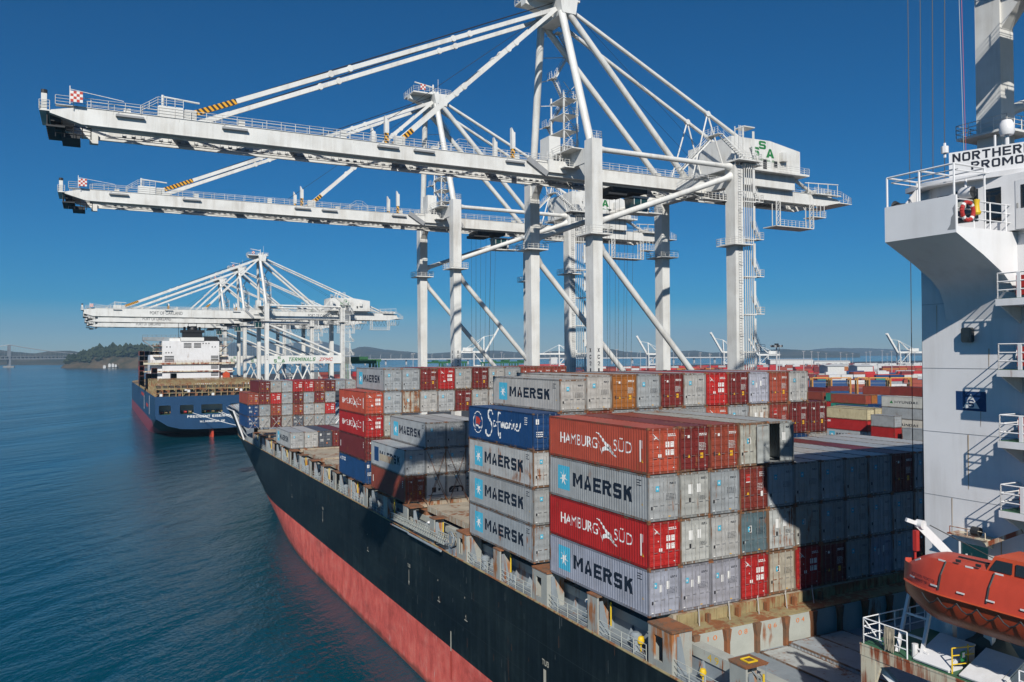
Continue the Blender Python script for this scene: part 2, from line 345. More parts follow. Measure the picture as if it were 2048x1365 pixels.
ridge('hills', [(672,708),(700,702),(718,697),(730,696),(747,699),(768,702),(788,703),(815,703),(835,706),(880,708),(920,708),(960,705),(985,702),(1000,703),(1030,707),(1060,707),(1080,705),(1100,701),(1130,702),(1160,706),(1190,703),(1219,700),(1250,704),(1290,706),(1330,706),(1390,704),(1430,707)], 6000, 8200, 'hill_scrub', 26, 8)
ridge('hills', [(1380,707),(1440,706),(1500,704),(1540,702),(1590,701),(1640,702),(1680,706),(1720,708)], 5600, 7000, 'hill_scrub', 20, 11)
ridge('hills', [(1600,702),(1640,699),(1685,697.5),(1730,697.5),(1772,698),(1840,702),(1950,700),(2100,706)], 8600, 11500, 'hill_scrub', 20, 13)
# wooded island: ground, a mass of trees, pale buildings on its shore
isl = [(122,735),(128,730),(134,724),(140,719),(150,716),(165,713),(180,709),(195,704),(205,701),(213,704),(223,699),(235,700),(250,700),(262,701),(275,699),(300,700),(330,704),(380,708),(430,714),(480,722)]
ridge('island', isl, 2480, 2680, 'island_ground', 5, 21, back=2.1, nc=18, sub=6, front=.7)
mb = MB(); r = random.Random(5)
for i in range(1500):
    px = 134+r.random()**.9*300; f = (px-134)/300; t = r.random()
    yt = next(a[1]+(c[1]-a[1])*(px-a[0])/(c[0]-a[0]) for a, c in zip(isl, isl[1:]) if a[0] <= px <= c[0])
    u = .18+.82*t; d = 2480+200*u; z = WATER-2+(hgt(px, yt, 2680)-WATER+2)*math.sin(u*math.pi/2)**.7
    if u < .3 and (px > 205 or r.random() < .75): continue
    c = bear(px, d, z); s = 4+r.random()*7*(1 if r.random() < .85 else 1.7)
    for k in range(4):
        o = V((r.gauss(0,.5), r.gauss(0,.5), r.random()*1.0))*s; h = s*(.35+.4*r.random()); a0 = r.random()*3
        ring = [c+o+V((math.cos(a0+q*1.26)*h*(.7+.6*r.random()), math.sin(a0+q*1.26)*h*(.7+.6*r.random()), h*.3*r.random())) for q in range(5)]
        tp = c+o+V((0,0,h*(1+.5*r.random()))); mb.add(ring+[tp, c+o-V((0,0,h*.7))], [(q, (q+1) % 5, 5) for q in range(5)]+[((q+1) % 5, q, 6) for q in range(5)])
struct('island_trees', mb, 'island_leaves', 'stuff', 'dark evergreen trees covering the island beyond the moored blue ship')
for i in range(13):
    px = 205+i*3.4+r.random()*7; d = 2470; p = bear(px, d+r.random()*60, WATER+1+r.random()*6); w = 2+r.random()*3; h = 2+r.random()*4
    hb = MB().box(p.x-w, p.y-4, p.z-4, p.x+w, p.y+4, p.z+h).prism([(p.x-w-.5,p.y-4.5,p.z+h),(p.x+w+.5,p.y-4.5,p.z+h),(p.x,p.y-4.5,p.z+h+2.5)], (0,9,0))
    solo('shore_house', hb, 'roof_white', 'tiny white house in the row along the island shore', 'house', 'white houses on the island shore')
# suspension bridge beyond the water
D = 2760; c = bear(18, D, WATER)
bt = thing('suspension_bridge', 'grey suspension bridge with one tall tower crossing to the wooded island', 'bridge', c)
dirv = (bear(140, 2900, 0)-bear(18, D, 0)).normalized(); nrm = V((-dirv.y, dirv.x, 0)); ztop = hgt(18, 690, D); zd = hgt(18, 718.5, D)
mb = MB()
for s in (-1, 1):
    mb.beam(c+nrm*s*9, V((c.x, c.y, ztop))+nrm*s*8, 5, 5, 0, dirv)
    for k in range(7):
        z0 = WATER+6+(ztop-WATER-8)*k/7; z1 = z0+(ztop-WATER-8)/7
        if s > 0: mb.beam(V((c.x,c.y,z0))+nrm*9, V((c.x,c.y,z1))-nrm*9, 1.3, 1.3); mb.beam(V((c.x,c.y,z0))-nrm*9, V((c.x,c.y,z1))+nrm*9, 1.3, 1.3)
part(bt, 'tower', mb, 'bridge_grey'); part(bt, 'pier_base', MB().box(c.x-16, c.y-16, WATER-2, c.x+16, c.y+16, WATER+5), 'concrete')
mb = MB(); a = V((c.x,c.y,zd))-dirv*400; e = V((c.x,c.y,zd))+dirv*420; mb.beam(a, e, 20, 3.2); mb.beam(a+V((0,0,9)), e+V((0,0,9)), 20, 1.8)
k = 0
while k < 820: mb.beam(a+dirv*k, a+dirv*k+V((0,0,9)), 20, .8, 0, dirv); k += 12
part(bt, 'deck', mb, 'bridge_grey')
for s in (-1, 1):
    mb = MB(); pts = []
    for k in range(-24, 25):
        t = k/24*380; f = abs(k)/24; z = ztop+(zd+9-ztop)*(2*f-f*f); pts.append(V((c.x,c.y,z))+dirv*t+nrm*s*9)
        if k % 1 == 0: mb.tube(pts[-1], V((pts[-1].x, pts[-1].y, zd)), .22, 3)
    mb.path(pts, .75, 4); part(bt, 'cable', mb, 'bridge_white')
# long viaduct in front of the far hills
a = bear(360, 3000, 0); e = bear(1470, 3000, 0); zd = hgt(900, 718.3, 3000); a.z = e.z = zd; dirv = (e-a).normalized(); n = int((e-a).length/75)
vd = thing('viaduct', 'long pale road viaduct on piers beyond the terminal', 'bridge', (a.x, a.y, WATER))
part(vd, 'deck', MB().beam(a, e, 24, 4), 'bridge_white')
for i in range(n+1):
    p = a.lerp(e, i/n); part(vd, 'pier', MB().beam(V((p.x,p.y,WATER-2)), p, 5, 5), 'bridge_white')
mb = MB()
for i in range(n*2):
    p = a.lerp(e, (i+.5)/n/2); mb.tube(p, p+V((0,0,17)), .55, 4); mb.beam(p+V((0,0,17)), p+V((0,0,17))+dirv*4, .5, .5)
tag(part(vd, 'lamp_posts', mb, 'bridge_white'), kind='stuff')
# ================================================================== CONTAINERS
CL, CWD, HC, STD = 12.192, 2.438, 2.896, 2.591
PER = .278; OUT, INN = .008, .044
def corr(t):                            # depth of the corrugated wall behind the rails, t along the wall
    u = (t % PER)/PER
    return OUT if u < .26 else OUT+(INN-OUT)*(u-.26)/.24 if u < .5 else INN if u < .76 else INN-(INN-OUT)*(u-.76)/.24
def breaks(a, b):
    r = [a]; k = math.floor(a/PER)
    while k*PER < b:
        for u in (0, .26, .5, .76):
            t = (k+u)*PER
            if a+1e-3 < t < b-1e-3: r.append(t)
        k += 1
    return r+[b]
def cut(vs2, fs, ts):                   # cut flat lettering where the corrugation folds
    import bmesh
    bm = bmesh.new(); bv = [bm.verts.new((x, y, 0)) for x, y in vs2]
    for f in fs:
        try: bm.faces.new([bv[i] for i in f])
        except ValueError: pass
    for t in ts: bmesh.ops.bisect_plane(bm, geom=bm.verts[:]+bm.edges[:]+bm.faces[:], plane_co=(t,0,0), plane_no=(1,0,0), dist=1e-5)
    bm.verts.index_update(); r = [tuple(v.co[:2]) for v in bm.verts], [tuple(v.index for v in f.verts) for f in bm.faces]; bm.free(); return r
def on_side(mb, vs2, fs, m, lift=.004): # vs2: (distance from the door end, height); lies on the corrugated port side
    xs = [v[0] for v in vs2]; a, b = min(xs), max(xs); vv, ff = cut(vs2, fs, breaks(a, b)[1:-1])
    mb.add([(corr(y)-lift, y, z) for y, z in vv], ff, m)
def side_text(mb, t, y0, y1, z0, z1, m, bold):   # y0: where the word begins (far end), y1: where it ends
    vs, fs = glyphs(t, bold); on_side(mb, [(y0+(y1-y0)*x, z0+(z1-z0)*y) for x, y in vs], fs, m)
def rect(y0, z0, y1, z1): return [(y0,z0),(y1,z0),(y1,z1),(y0,z1)], [(0,1,2,3)]
def star(cy, cz, ry, rz, n=7, k=.38, rot=0):
    p = []
    for i in range(2*n): a = math.pi/2+rot+math.pi*i/n; rr = 1 if i % 2 == 0 else k; p.append((cy+ry*rr*math.cos(a), cz+rz*rr*math.sin(a)))
    p.append((cy, cz)); return p, [(i, (i+1) % (2*n), 2*n) for i in range(2*n)]
def ribbon(pts, w):                     # brush stroke through points, width per point
    vs = []; fs = []
    for i, (x, y) in enumerate(pts):
        a = V(pts[max(0,i-1)]); b = V(pts[min(len(pts)-1,i+1)]); d = (b-a).normalized(); n = V((-d.y, d.x))*(w[i] if isinstance(w, (list, tuple)) else w)/2
        vs += [(x+n.x, y+n.y), (x-n.x, y-n.y)]
    for i in range(len(pts)-1): fs.append((2*i, 2*i+1, 2*i+3, 2*i+2))
    return vs, fs
def spline(pts, k=6):
    r = []
    for i in range(len(pts)-1):
        p0 = V(pts[max(0,i-1)]); p1 = V(pts[i]); p2 = V(pts[i+1]); p3 = V(pts[min(len(pts)-1,i+2)])
        for j in range(k):
            t = j/k; r.append(tuple(.5*((2*p1)+(p2-p0)*t+(2*p0-5*p1+4*p2-p3)*t*t+(3*p1-p0-3*p2+p3)*t**3)))
    return r+[tuple(pts[-1])]
def flag_logo(cx, cz, sx, sz):          # the wind-blown flag: two swooping pieces and two thin crossing lines
    P = lambda pts: [(cx+x*sx, cz+z*sz) for x, z in pts]
    out = [ribbon(P(spline([(-1,1),(-.72,.92),(-.35,.45),(0,.02),(.28,-.25),(.62,-.72),(1,-.95)])), [abs(sz)*x for x in ([.03]+[.10]*5+[.15]*6+[.26]*6+[.40]*6+[.30]*6+[.12]*6+[.08]*2)][:37])]
    out.append(ribbon(P(spline([(-.45,-1),(-.4,-.65),(-.2,-.38),(.1,-.32),(.4,-.42),(.7,-.8),(.95,-1)])), [abs(sz)*x for x in ([.05]*4+[.2]*5+[.38]*8+[.36]*8+[.18]*6+[.06]*6)]))
    out.append(ribbon(P([(-.95,.55),(-.62,-.15),(-.45,-.95)]), abs(sz)*.035)); out.append(ribbon(P([(.3,.1),(.55,-.45),(.9,-.95)]), abs(sz)*.035))
    return out
def body_mesh(h, L=CL, coarse=False):
    mb = MB(); b = .17; t = h-.12
    for side in (0, 1):
        ys = breaks(.14, L-.14) if not coarse else [.14, L-.14]; n = len(ys); vs = []
        for y in ys:
            d = corr(y) if not coarse else .02; x = d if side == 0 else CWD-d; vs += [(x,y,b),(x,y,t)]
        mb.add(vs, [((2*i, 2*i+1, 2*i+3, 2*i+2) if side == 0 else (2*i, 2*i+2, 2*i+3, 2*i+1)) for i in range(n-1)])
    vs = []; k = 46 if not coarse else 2                      # roof
    for i in range(k+1):
        y = .06+(L-.12)*i/k; z = h-.02-(.022 if (i % 2 and not coarse) else 0)
        vs += [(.06,y,z),(CWD-.06,y,z)]
    mb.add(vs, [(2*i, 2*i+1, 2*i+3, 2*i+2) for i in range(k)])
    mb.add([(.1,L-.06,b),(CWD-.1,L-.06,b),(CWD-.1,L-.06,t),(.1,L-.06,t)], [(1,0,3,2)])
    mb.add([(.05,.1,b-.02),(CWD-.05,.1,b-.02),(CWD-.05,L-.1,b-.02),(.05,L-.1,b-.02)], [(0,3,2,1)])
    for x in (0, CWD-.10):                                   # rails and posts, rustier and darkened to suggest shade between boxes
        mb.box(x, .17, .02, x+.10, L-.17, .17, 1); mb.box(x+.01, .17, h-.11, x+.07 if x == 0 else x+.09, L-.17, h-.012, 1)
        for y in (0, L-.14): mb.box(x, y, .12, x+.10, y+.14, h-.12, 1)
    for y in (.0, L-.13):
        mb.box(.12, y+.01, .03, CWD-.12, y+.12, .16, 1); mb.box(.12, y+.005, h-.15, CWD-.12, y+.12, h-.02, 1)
    return mb.me('container_body', ['container_paint', 'container_frame'])
def castings_mesh(h, L=CL):
    mb = MB()
    for x in (-.004, CWD-.174):
        for y in (-.006, L-.172):
            for z in (0, h-.118): mb.box(x, y, z, x+.178, y+.178, z+.118)
    for x in (.03, CWD-.15):
        for y in (.03, L-.15): mb.box(x, y, h, x+.12, y+.12, h+.022)
    return mb.me('corner_castings', ['corner_steel'])
def door_mesh(h, grooves=5, deep=.028):
    w = 1.085; z0 = .18; z1 = h-.17; mb = MB(); n = grooves; y0 = .055
    zs = [z0]
    for i in range(n):
        c = z0+(z1-z0)*(i+.5)/n; g = (z1-z0)/n*.16; zs += [c-g-.04, c-g, c+g, c+g+.04]
    zs.append(z1); dep = [0]+[0, deep, deep, 0]*n+[0]; vs = []
    for z, d in zip(zs, dep): vs += [(.05, y0+d, z), (w-.05, y0+d, z)]
    mb.add(vs, [(2*i, 2*i+1, 2*i+3, 2*i+2) for i in range(len(zs)-1)])
    mb.box(0, y0-.02, z0, .05, y0+.06, z1); mb.box(w-.05, y0-.02, z0, w, y0+.06, z1); mb.box(.05, y0-.02, z0, w-.05, y0+.06, z0+.05); mb.box(.05, y0-.02, z1-.05, w-.05, y0+.06, z1)
    for k in range(4): z = z0+.25+(z1-z0-.5)*k/3; mb.box(-.05, y0-.03, z-.06, .04, y0+.01, z+.06)
    return mb.me('door', ['container_paint'])
def bars_mesh(h):
    mb = MB()
    for x in (.30, .82):
        mb.tube((x,.015,.07), (x,.015,h-.06), .021, 6)
        for z in (.10, h-.12): mb.box(x-.05, -.005, z-.05, x+.05, .04, z+.05)
        for z in (.7, h*.5, h-.7): mb.box(x-.04, .0, z-.03, x+.04, .045, z+.03)
        mb.box(x-.02, -.012, .98, x+.30, .006, 1.02)
    return mb.me('locking_bars', ['container_paint'])
def marks_mesh(kind, leaf, h):          # stickers and lettering blocks on one door leaf; leaf 0 = left
    mb = MB(); y = .024; r = random.Random(hash((kind, leaf)) % 97 if False else (ord(kind[0])*7+leaf+len(kind)))
    Q = lambda x0, z0, x1, z1, m: mb.add([(x0,y,z0),(x1,y,z0),(x1,y,z1),(x0,y,z1)], [(0,1,2,3)], m)
    def lines(x0, z1, w, n, m, dz=.075, hh=.035):
        for i in range(n):
            x = x0
            while x < x0+w-.05: l = .05+r.random()*.12; Q(x, z1-i*dz-hh, min(x+l, x0+w), z1-i*dz, m); x += l+.035
    # 0 white 1 black 2 yellow 3 orange 4 star_blue 5 navy 6 red
    if kind in ('star', 'star_b', 'star_c'):
        if leaf == 0:
            q = {'star': (.62,h*.70), 'star_b': (.40,h*.66), 'star_c': (.70,h*.58)}[kind]
            Q(q[0]-.13, q[1]-.17, q[0]+.13, q[1]+.17, 4); y -= .003; s, f = star(q[0], q[1], .09, .1); mb.add([(a,y,b) for a, b in s], f, 0); y += .003
            if kind != 'star': Q(.72, h*.5, .90, h*.66, 0)
            Q(.12,h*.26,.24,h*.33,1); Q(.28,h*.27,.36,h*.32,0); Q(.1,.22,.24,.28,0)
        else:
            lines(.45, h*.82, .5, 2, 5); lines(.18, h*.58, .8, 5, 5, .085, .022)
            if kind == 'star_b': Q(.14, h*.55, .36, h*.72, 0)
            Q(.3,.24,.5,.3,2)
    elif kind == 'flag':
        if leaf == 0:
            for s, f in flag_logo(.52, h*.80, .26, .2): mb.add([(a,y,b) for a, b in s], f, 0)
            Q(.70,h*.36,.95,h*.43,0); Q(.62,h*.57,.68,h*.6,0)
        else:
            lines(.35, h*.86, .6, 2, 0, .1, .06)
            for a in (.16, .54):
                for c in (.40, .57): Q(a, h*c, a+.30, h*(c+.12), 0); lines(a+.04, h*(c+.1), .2, 2, 6, .1, .03)
            Q(.72,.34,.86,.4,0)
    elif kind == 'brown':
        if leaf == 0:
            Q(.55,h*.74,.72,h*.80,0); lines(.3, h*.80, .2, 1, 0); Q(.2,h*.30,.34,h*.40,1); mb.add([(.55,y,h*.31),(.75,y,h*.31),(.65,y,h*.38)], [(0,1,2)], 2)
        else:
            lines(.38, h*.83, .6, 2, 0, .09, .055); lines(.35, h*.62, .55, 6, 0, .085, .03); Q(.45,h*.28,.68,h*.40,2); Q(.78,.30,.9,.36,0)
    elif kind == 'rail':
        if leaf == 0: Q(.45,h*.66,.85,h*.83,6); Q(.45,h*.64,.85,h*.66,0); lines(.5, h*.78, .3, 1, 0, .1, .07); mb.add([(.5,y,h*.36),(.72,y,h*.36),(.61,y,h*.43)], [(0,1,2)], 2)
        else: lines(.5, h*.86, .45, 3, 0, .12, .05); Q(.62,h*.30,.82,h*.42,0); lines(.3, h*.6, .5, 5, 0, .1, .025)
    elif kind == 'blue':
        if leaf == 0: Q(.16,h*.70,.44,h*.84,0); lines(.2, h*.5, .6, 3, 0, .16, .08)
        else: lines(.3, h*.84, .6, 3, 0, .11, .06); lines(.3, h*.5, .5, 3, 0); Q(.2,h*.2,.4,h*.3,3)
    elif kind == 'papers':
        if leaf == 0: Q(.56,h*.52,.90,h*.73,0); Q(.62,h*.34,.76,h*.44,1)
        else: Q(.14,h*.54,.44,h*.73,0); lines(.5, h*.87, .45, 2, 5); lines(.3, h*.46, .6, 4, 5, .07, .02)
    return mb.me('door_markings', ['label_white','label_black','label_yellow','label_orange','star_blue','letter_navy','red_paint'])
_cm = {}
def cm(k, f, *a):
    if k not in _cm: _cm[k] = f(*a)
    return _cm[k]
PAL = { # code: colour, rust, door marks, words for the label
 'G': ((.375,.385,.385), .30, 'star', 'grey'), 'g': ((.42,.425,.40), .55, 'papers', 'pale grey'), 'L': ((.37,.375,.43), .18, 'star_b', 'lavender grey'), 'K': ((.39,.37,.31), .95, 'star_c', 'rust-stained grey'),
 'b': ((.40,.395,.35), .5, 'star_c', 'beige grey'), 'R': ((.42,.022,.02), .2, 'flag', 'bright red'), 'O': ((.44,.075,.04), .35, 'flag', 'orange red'), 'M': ((.15,.022,.02), .4, 'brown', 'maroon'),
 'D': ((.23,.04,.028), .5, 'rail', 'dark red'), 'B': ((.28,.058,.034), .5, 'brown', 'brick red'), 'T': ((.095,.145,.165), .6, 'star_c', 'slate blue'), 'N': ((.012,.055,.165), .3, 'blue', 'navy blue'),
 'A': ((.36,.13,.03), .55, 'brown', 'tan orange'), 'W': ((.62,.60,.54), .3, 'star', 'white'), 'C': ((.52,.45,.28), .4, 'papers', 'cream'), 'Y': ((.34,.26,.05), .5, 'blue', 'ochre yellow'),
 'E': ((.03,.24,.17), .3, 'blue', 'green'), 'U': ((.03,.10,.24), .4, 'blue', 'mid blue'), 'S': ((.09,.10,.12), .4, 'blue', 'charcoal')}
def decal(kind, h):                       # named pieces of paint on the port side
    A, B, C_ = MB(), MB(), MB(); u = h/HC; J = ['label_white', 'label_yellow', 'letter_navy']
    if kind == 'maersk':
        on_side(A, *rect(9.35, .60*u, 10.95, 2.32*u), 0); on_side(A, *star(10.15, 1.46*u, .56, .62*u, 7, .30), 1, .007)
        side_text(B, 'MAERSK', 8.87, 1.66, 1.0*u, 1.98*u, 0, .31)
        for i in range(3): on_side(C_, *rect(.75+.1*(i % 2), h-.42-i*.16, 1.25, h-.36-i*.16), 2)
        on_side(C_, *([(.55,.98*u),(.75,.98*u),(.65,1.2*u)], [(0,1,2)]), 1)
        return [('star_panel', A, ['star_blue', 'label_white']), ('side_lettering', B, ['letter_navy']), ('serial_marks', C_, J)]
    if kind == 'hamburg':
        side_text(B, 'HAMBURG', 10.55, 5.70, 1.08*u, 1.84*u, 0, .0); side_text(B, 'SÜD', 3.75, 1.68, 1.14*u, 2.06*u, 0, .0)
        for s, f in flag_logo(4.6, 1.45*u, -1.22, .72*u): on_side(A, s, f, 0, .005)
        on_side(C_, *rect(.76, .75*u, .84, 2.1*u), 0); on_side(C_, *rect(.56, 1.6*u, .64, 2.1*u), 0); on_side(C_, *([(.5,.72*u),(.72,.72*u),(.61,.95*u)], [(0,1,2)]), 1)
        return [('flag_emblem', A, ['letter_white']), ('side_lettering', B, ['letter_white']), ('serial_marks', C_, J)]
    if kind == 'script':
        cy, cz, ry, rz = 10.25, 1.53, .92, .93; el = [(cy+ry*math.cos(a*math.pi/16), cz+rz*math.sin(a*math.pi/16)) for a in range(33)]
        on_side(A, *ribbon(el, .075), 0)
        on_side(A, *ribbon([(10.72,.95),(10.66,2.12)], .12), 0)
        on_side(A, [(10.6,2.0),(10.1,2.0),(9.6,1.62),(9.95,1.5),(9.75,1.28),(10.3,1.40),(10.6,1.36)], [(0,1,2,3,4,5,6)], 1); on_side(A, *ribbon(spline([(10.6,1.24),(10.2,1.2),(9.95,1.05),(9.7,1.12)]), .14), 0)
        wv_ = lambda n, a, b2: [max(.10,a)+(b2-max(.10,a))*abs(math.sin(math.pi*i/max(1,n-1)*1.5)) for i in range(n)]
        for pts, w in [([(7.2,2.38),(7.42,2.72),(7.85,2.72),(8.15,2.42),(8.0,2.08),(7.62,1.78),(7.38,1.42),(7.42,.98),(7.75,.58),(8.2,.5),(8.55,.72),(8.62,1.0)], (.09,.24)),
            ([(6.72,1.78),(6.95,1.86),(7.12,1.66),(7.05,1.42),(6.85,1.42),(6.72,1.62),(6.68,1.45),(6.5,1.5)], (.07,.12)), ([(5.72,2.55),(6.05,2.62),(6.2,2.2),(6.2,1.5),(6.12,.85),(5.9,.52),(5.7,.62),(5.8,.95)], (.08,.17)), ([(6.5,1.78),(5.75,1.86)], (.06,.07)),
            ([(5.6,1.82),(5.54,1.42),(5.42,1.78),(5.32,1.84),(5.27,1.42),(5.14,1.78),(5.04,1.84),(4.98,1.42),(4.84,1.5)], (.06,.12)), ([(4.38,1.76),(4.6,1.86),(4.76,1.64),(4.68,1.42),(4.48,1.42),(4.38,1.62),(4.34,1.42),(4.18,1.5)], (.07,.12)),
            ([(4.12,1.42),(4.06,1.84),(3.95,1.86),(3.84,1.74)], (.07,.13)), ([(3.74,1.84),(3.70,1.42),(3.58,1.5)], (.08,.12)), ([(3.70,2.08),(3.64,2.16)], (.1,.1)), ([(3.50,1.84),(3.45,1.42),(3.3,1.8),(3.18,1.84),(3.12,1.42),(3.0,1.5)], (.07,.12)), ([(2.92,1.6),(2.68,1.72),(2.72,1.86),(2.9,1.78),(2.92,1.5),(2.76,1.36),(2.5,1.36),(2.25,1.6),(2.1,2.0)], (.06,.13))]:
            q = spline(pts, 5); on_side(B, *ribbon(q, wv_(len(q), *w)), 0)
        for i in range(4): on_side(C_, *rect(.95+.1*(i % 2), 2.45-i*.17, 1.4, 2.51-i*.17), 0)
        return [('oval_emblem', A, ['letter_white', 'flag_red']), ('side_lettering', B, ['letter_white']), ('serial_marks', C_, J)]
    if kind == 'worn':
        on_side(A, *rect(9.35,.60*u,10.9,2.3*u), 0); side_text(B, 'MAERSK', 8.87, 1.66, 1.0*u, 1.98*u, 0, .31); on_side(C_, *rect(3.6,.82*u,8.9,1.62*u), 0, .008)
        return [('star_panel', A, ['logo_blue']), ('side_lettering', B, ['letter_navy']), ('rubbed_patch', C_, ['hatch_tan'])]
    if kind in ('HYUNDAI', 'GR', 'ZAG'):
        a, b2, z0, z1 = {'HYUNDAI': (8.6,2.6,1.1,1.75), 'GR': (11.4,10.5,1.9,2.4), 'ZAG': (10.9,9.0,2.0,2.45)}[kind]
        side_text(B, 'ZAO' if kind == 'ZAG' else kind, a, b2, z0*u, z1*u, 0, .24)
        if kind == 'HYUNDAI': on_side(A, [(10,1.05*u),(9,1.05*u),(9.5,1.85*u)], [(0,1,2)], 0)
        if kind == 'ZAG': on_side(A, *star(11.4, 2.2*u, .22, .25, 4), 1)
        r = [('side_lettering', B, ['letter_navy' if kind == 'HYUNDAI' else 'letter_white'])]
        return r+([('side_emblem', A, ['green_paint', 'letter_white'])] if A.v else [])
    on_side(C_, *rect(11.35,.9*u,11.5,1.7*u), 0)
    for i in range(4): on_side(C_, *rect(.7, 2.2*u-i*.2, .85, 2.28*u-i*.2), 0)
    return [('serial_marks', C_, J)]
def container(name, label, loc, code, h=HC, L=CL, side=None, lod=2, group=None, open_door=False, reefer=0, rust=None):
    col, ru, dk, _ = PAL[code]; ru = ru if rust is None else rust
    j = 1+(rnd.random()-.5)*.3; k_ = (rnd.random()-.5)*.12; c4 = (col[0]*j*(1+k_), col[1]*j, col[2]*j*(1-k_), ru*(.7+.6*rnd.random()))
    kk = (h, L, lod > 0)
    if lod == 0:
        b = link(name, cm(('body',)+kk, body_mesh, h, L, True), None, loc); b.color = c4; return tag(b, label, 'container', group)
    t = thing(name, label, 'container', loc, group)
    b = link('body', cm(('body',)+kk, body_mesh, h, L, lod == 0), t); b.color = c4
    cst = link('corner_castings', cm(('cast', h, L), castings_mesh, h, L), t); cst.color = c4
    if side:
        k = ('decal', side, h)
        if k not in _cm: _cm[k] = [(n_, q.me(n_, ms)) for n_, q, ms in decal(side, h)]
        for n_, me_ in _cm[k]: link(n_, me_, b)
    if reefer:
        link('cooling_unit', cm(('reef', reefer), reefer_mesh, reefer), t).color = c4; return t
    for leaf in (0, 1):
        d = link('door', cm(('door', h, dk in ('star', 'star_b', 'star_c', 'papers')), door_mesh, h, 5 if dk in ('brown', 'rail', 'flag', 'blue') else 4, .03 if dk in ('brown', 'rail', 'flag', 'blue') else .012), t, (.118+leaf*1.117, 0, 0)); d.color = c4
        if open_door and leaf == 0: d.rotation_euler[2] = math.radians(-178); d.location = (.06, -.05, 0); d.location.x = .02
        if lod > 1 and not (open_door and leaf == 0):
            br = link('locking_bars', cm(('bars', h), bars_mesh, h), d); br.color = (c4[0]*.6+.12, c4[1]*.6+.12, c4[2]*.6+.12, ru)
            link('door_markings', cm(('marks', dk, leaf, h), marks_mesh, dk, leaf, h), d)
    return t
def reefer_mesh(v):
    mb = MB(); h = HC; w = CWD
    mb.box(.12, .03, h*.50, w-.12, .12, h-.15)
    if v == 1:
        mb.box(.12, .03, .2, w-.12, .12, h*.30); mb.box(.12, .2, h*.3, w-.12, .3, h*.5, 1); mb.box(.12, .03, h*.30, .75, .12, h*.50); mb.box(1.25, .03, h*.30, w-.12, .12, h*.5)
        mb.lathe((1.0,.02,h*.40), [(0,0),(.22,0),(.22,.05)], 12, 1, 'y'); mb.box(1.5,.02,h*.36,1.75,.035,h*.46,1); mb.box(.3,.0,.55,w-.3,.04,.62,1); mb.box(.5,.0,.25,w-.6,.035,.5,2)
    else:
        mb.box(.12, .03, .2, w-.12, .12, h*.26); mb.box(.3, .12, h*.26, w-.3, .3, h*.5, 1); mb.box(.12, .03, h*.26, .32, .12, h*.5); mb.box(w-.32, .03, h*.26, w-.12, .12, h*.5)
        mb.prism([(.32,.03,h*.5),(.32,.03,h*.42),(.6,.03,h*.5)], (0,.08,0)); mb.prism([(w-.32,.03,h*.5),(w-.6,.03,h*.5),(w-.32,.03,h*.42)], (0,.08,0))
        mb.box(.9,.06,h*.27,1.3,.25,h*.38,2); mb.box(1.5,.05,h*.27,1.9,.25,h*.42,0); mb.path([(.5,.08,h*.3),(.9,.08,h*.45),(1.4,.08,h*.4),(1.8,.08,h*.47)], .03, 5, 2)
    mb.box(w*.5-.14,.02,h*.78,w*.5+.14,.029,h*.9,3); s, f = star(w*.5, h*.84, .1, .13); mb.add([(a,.015,b) for a, b in s], f, 4)
    for x in (.14, w-.2): mb.box(x, .0, .15, x+.06, .05, h-.15, 0)
    return mb.me('cooling_unit', ['container_paint', 'dark_steel', 'steel_bar', 'star_blue', 'label_white'])
# ---- the stacks on the near ship ----
CP, TP, BP = 2.475, 2.915, 14.716
ORD = ['first','second','third','fourth','fifth','sixth','seventh','eighth','ninth','tenth','eleventh','twelfth','thirteenth']
BAYN = {0: 'stack by the ship bridge', 1: 'second stack ahead of the bridge', 3: 'shaded reefer stack', 4: 'stack beyond the reefers', 7: 'low row before the bow stack', 10: 'bow stack'}
def stow(bay, rows, h=HC, tp=TP, lod=2, extra={}, c0=0, zb=0.02):
    for ti, row in enumerate(rows):          # rows from the lowest tier up; one letter per column from the water side, '.' = none
        for c, code in enumerate(row):
            if code in '. ': continue
            e = dict(extra.get((c, ti), {})); hh = e.pop('h', h); w = PAL[code][3]; lab = e.pop('label', None)
            lab = lab or f'{w} container, {ORD[ti]} tier, {ORD[c]} column from the water, {BAYN[bay]}'
            container('shipping_container', lab, ((c0+c)*CP+.018, bay*BP, zb+ti*tp), code, h=hh, lod=e.pop('lod', lod), group='containers stowed on the near ship', **e)
HSl = lambda s: s+' container with a white flag emblem on its side'
stow(0, ['LLLRKRM LGM.G'.replace(' ', 'G'), 'RgGTgbGGGGGGM', 'GgGDGGGGGMGGG', 'OMBKg'], extra={
    (0,0): dict(side='maersk', label='lavender grey container with dark lettering, bottom of the stack corner by the bridge'),
    (0,1): dict(side='hamburg', label='bright red container with white flag lettering, second up in the corner stack'),
    (0,2): dict(side='maersk', label='grey container with dark lettering between two red ones, corner stack by the bridge'),
    (0,3): dict(side='hamburg', label='orange red container with white flag lettering topping the corner stack by the bridge'),
    (4,3): dict(open_door=True, label='beige grey container with one door swung open, top of the stack by the bridge')})
stow(1, ['G', 'G', 'G..........NG', 'NGBGGGGOGgDMM'[:12]+'M', '.GGAGMGRMLBG'], extra={
    (0,0): dict(side='maersk', rust=.75, label='rust-streaked grey container with dark lettering, lowest under the navy one'),
    (0,1): dict(side='maersk', label='grey container with dark lettering, second from bottom under the navy one'),
    (0,2): dict(side='maersk', rust=.85, label='rust-streaked grey container with dark lettering directly beneath the navy one'),
    (0,3): dict(side='script', label='navy blue container with white script lettering and an oval flag emblem'),
    (1,4): dict(side='maersk', h=STD, label='low grey container with dark lettering on top of the stack behind navy one')})
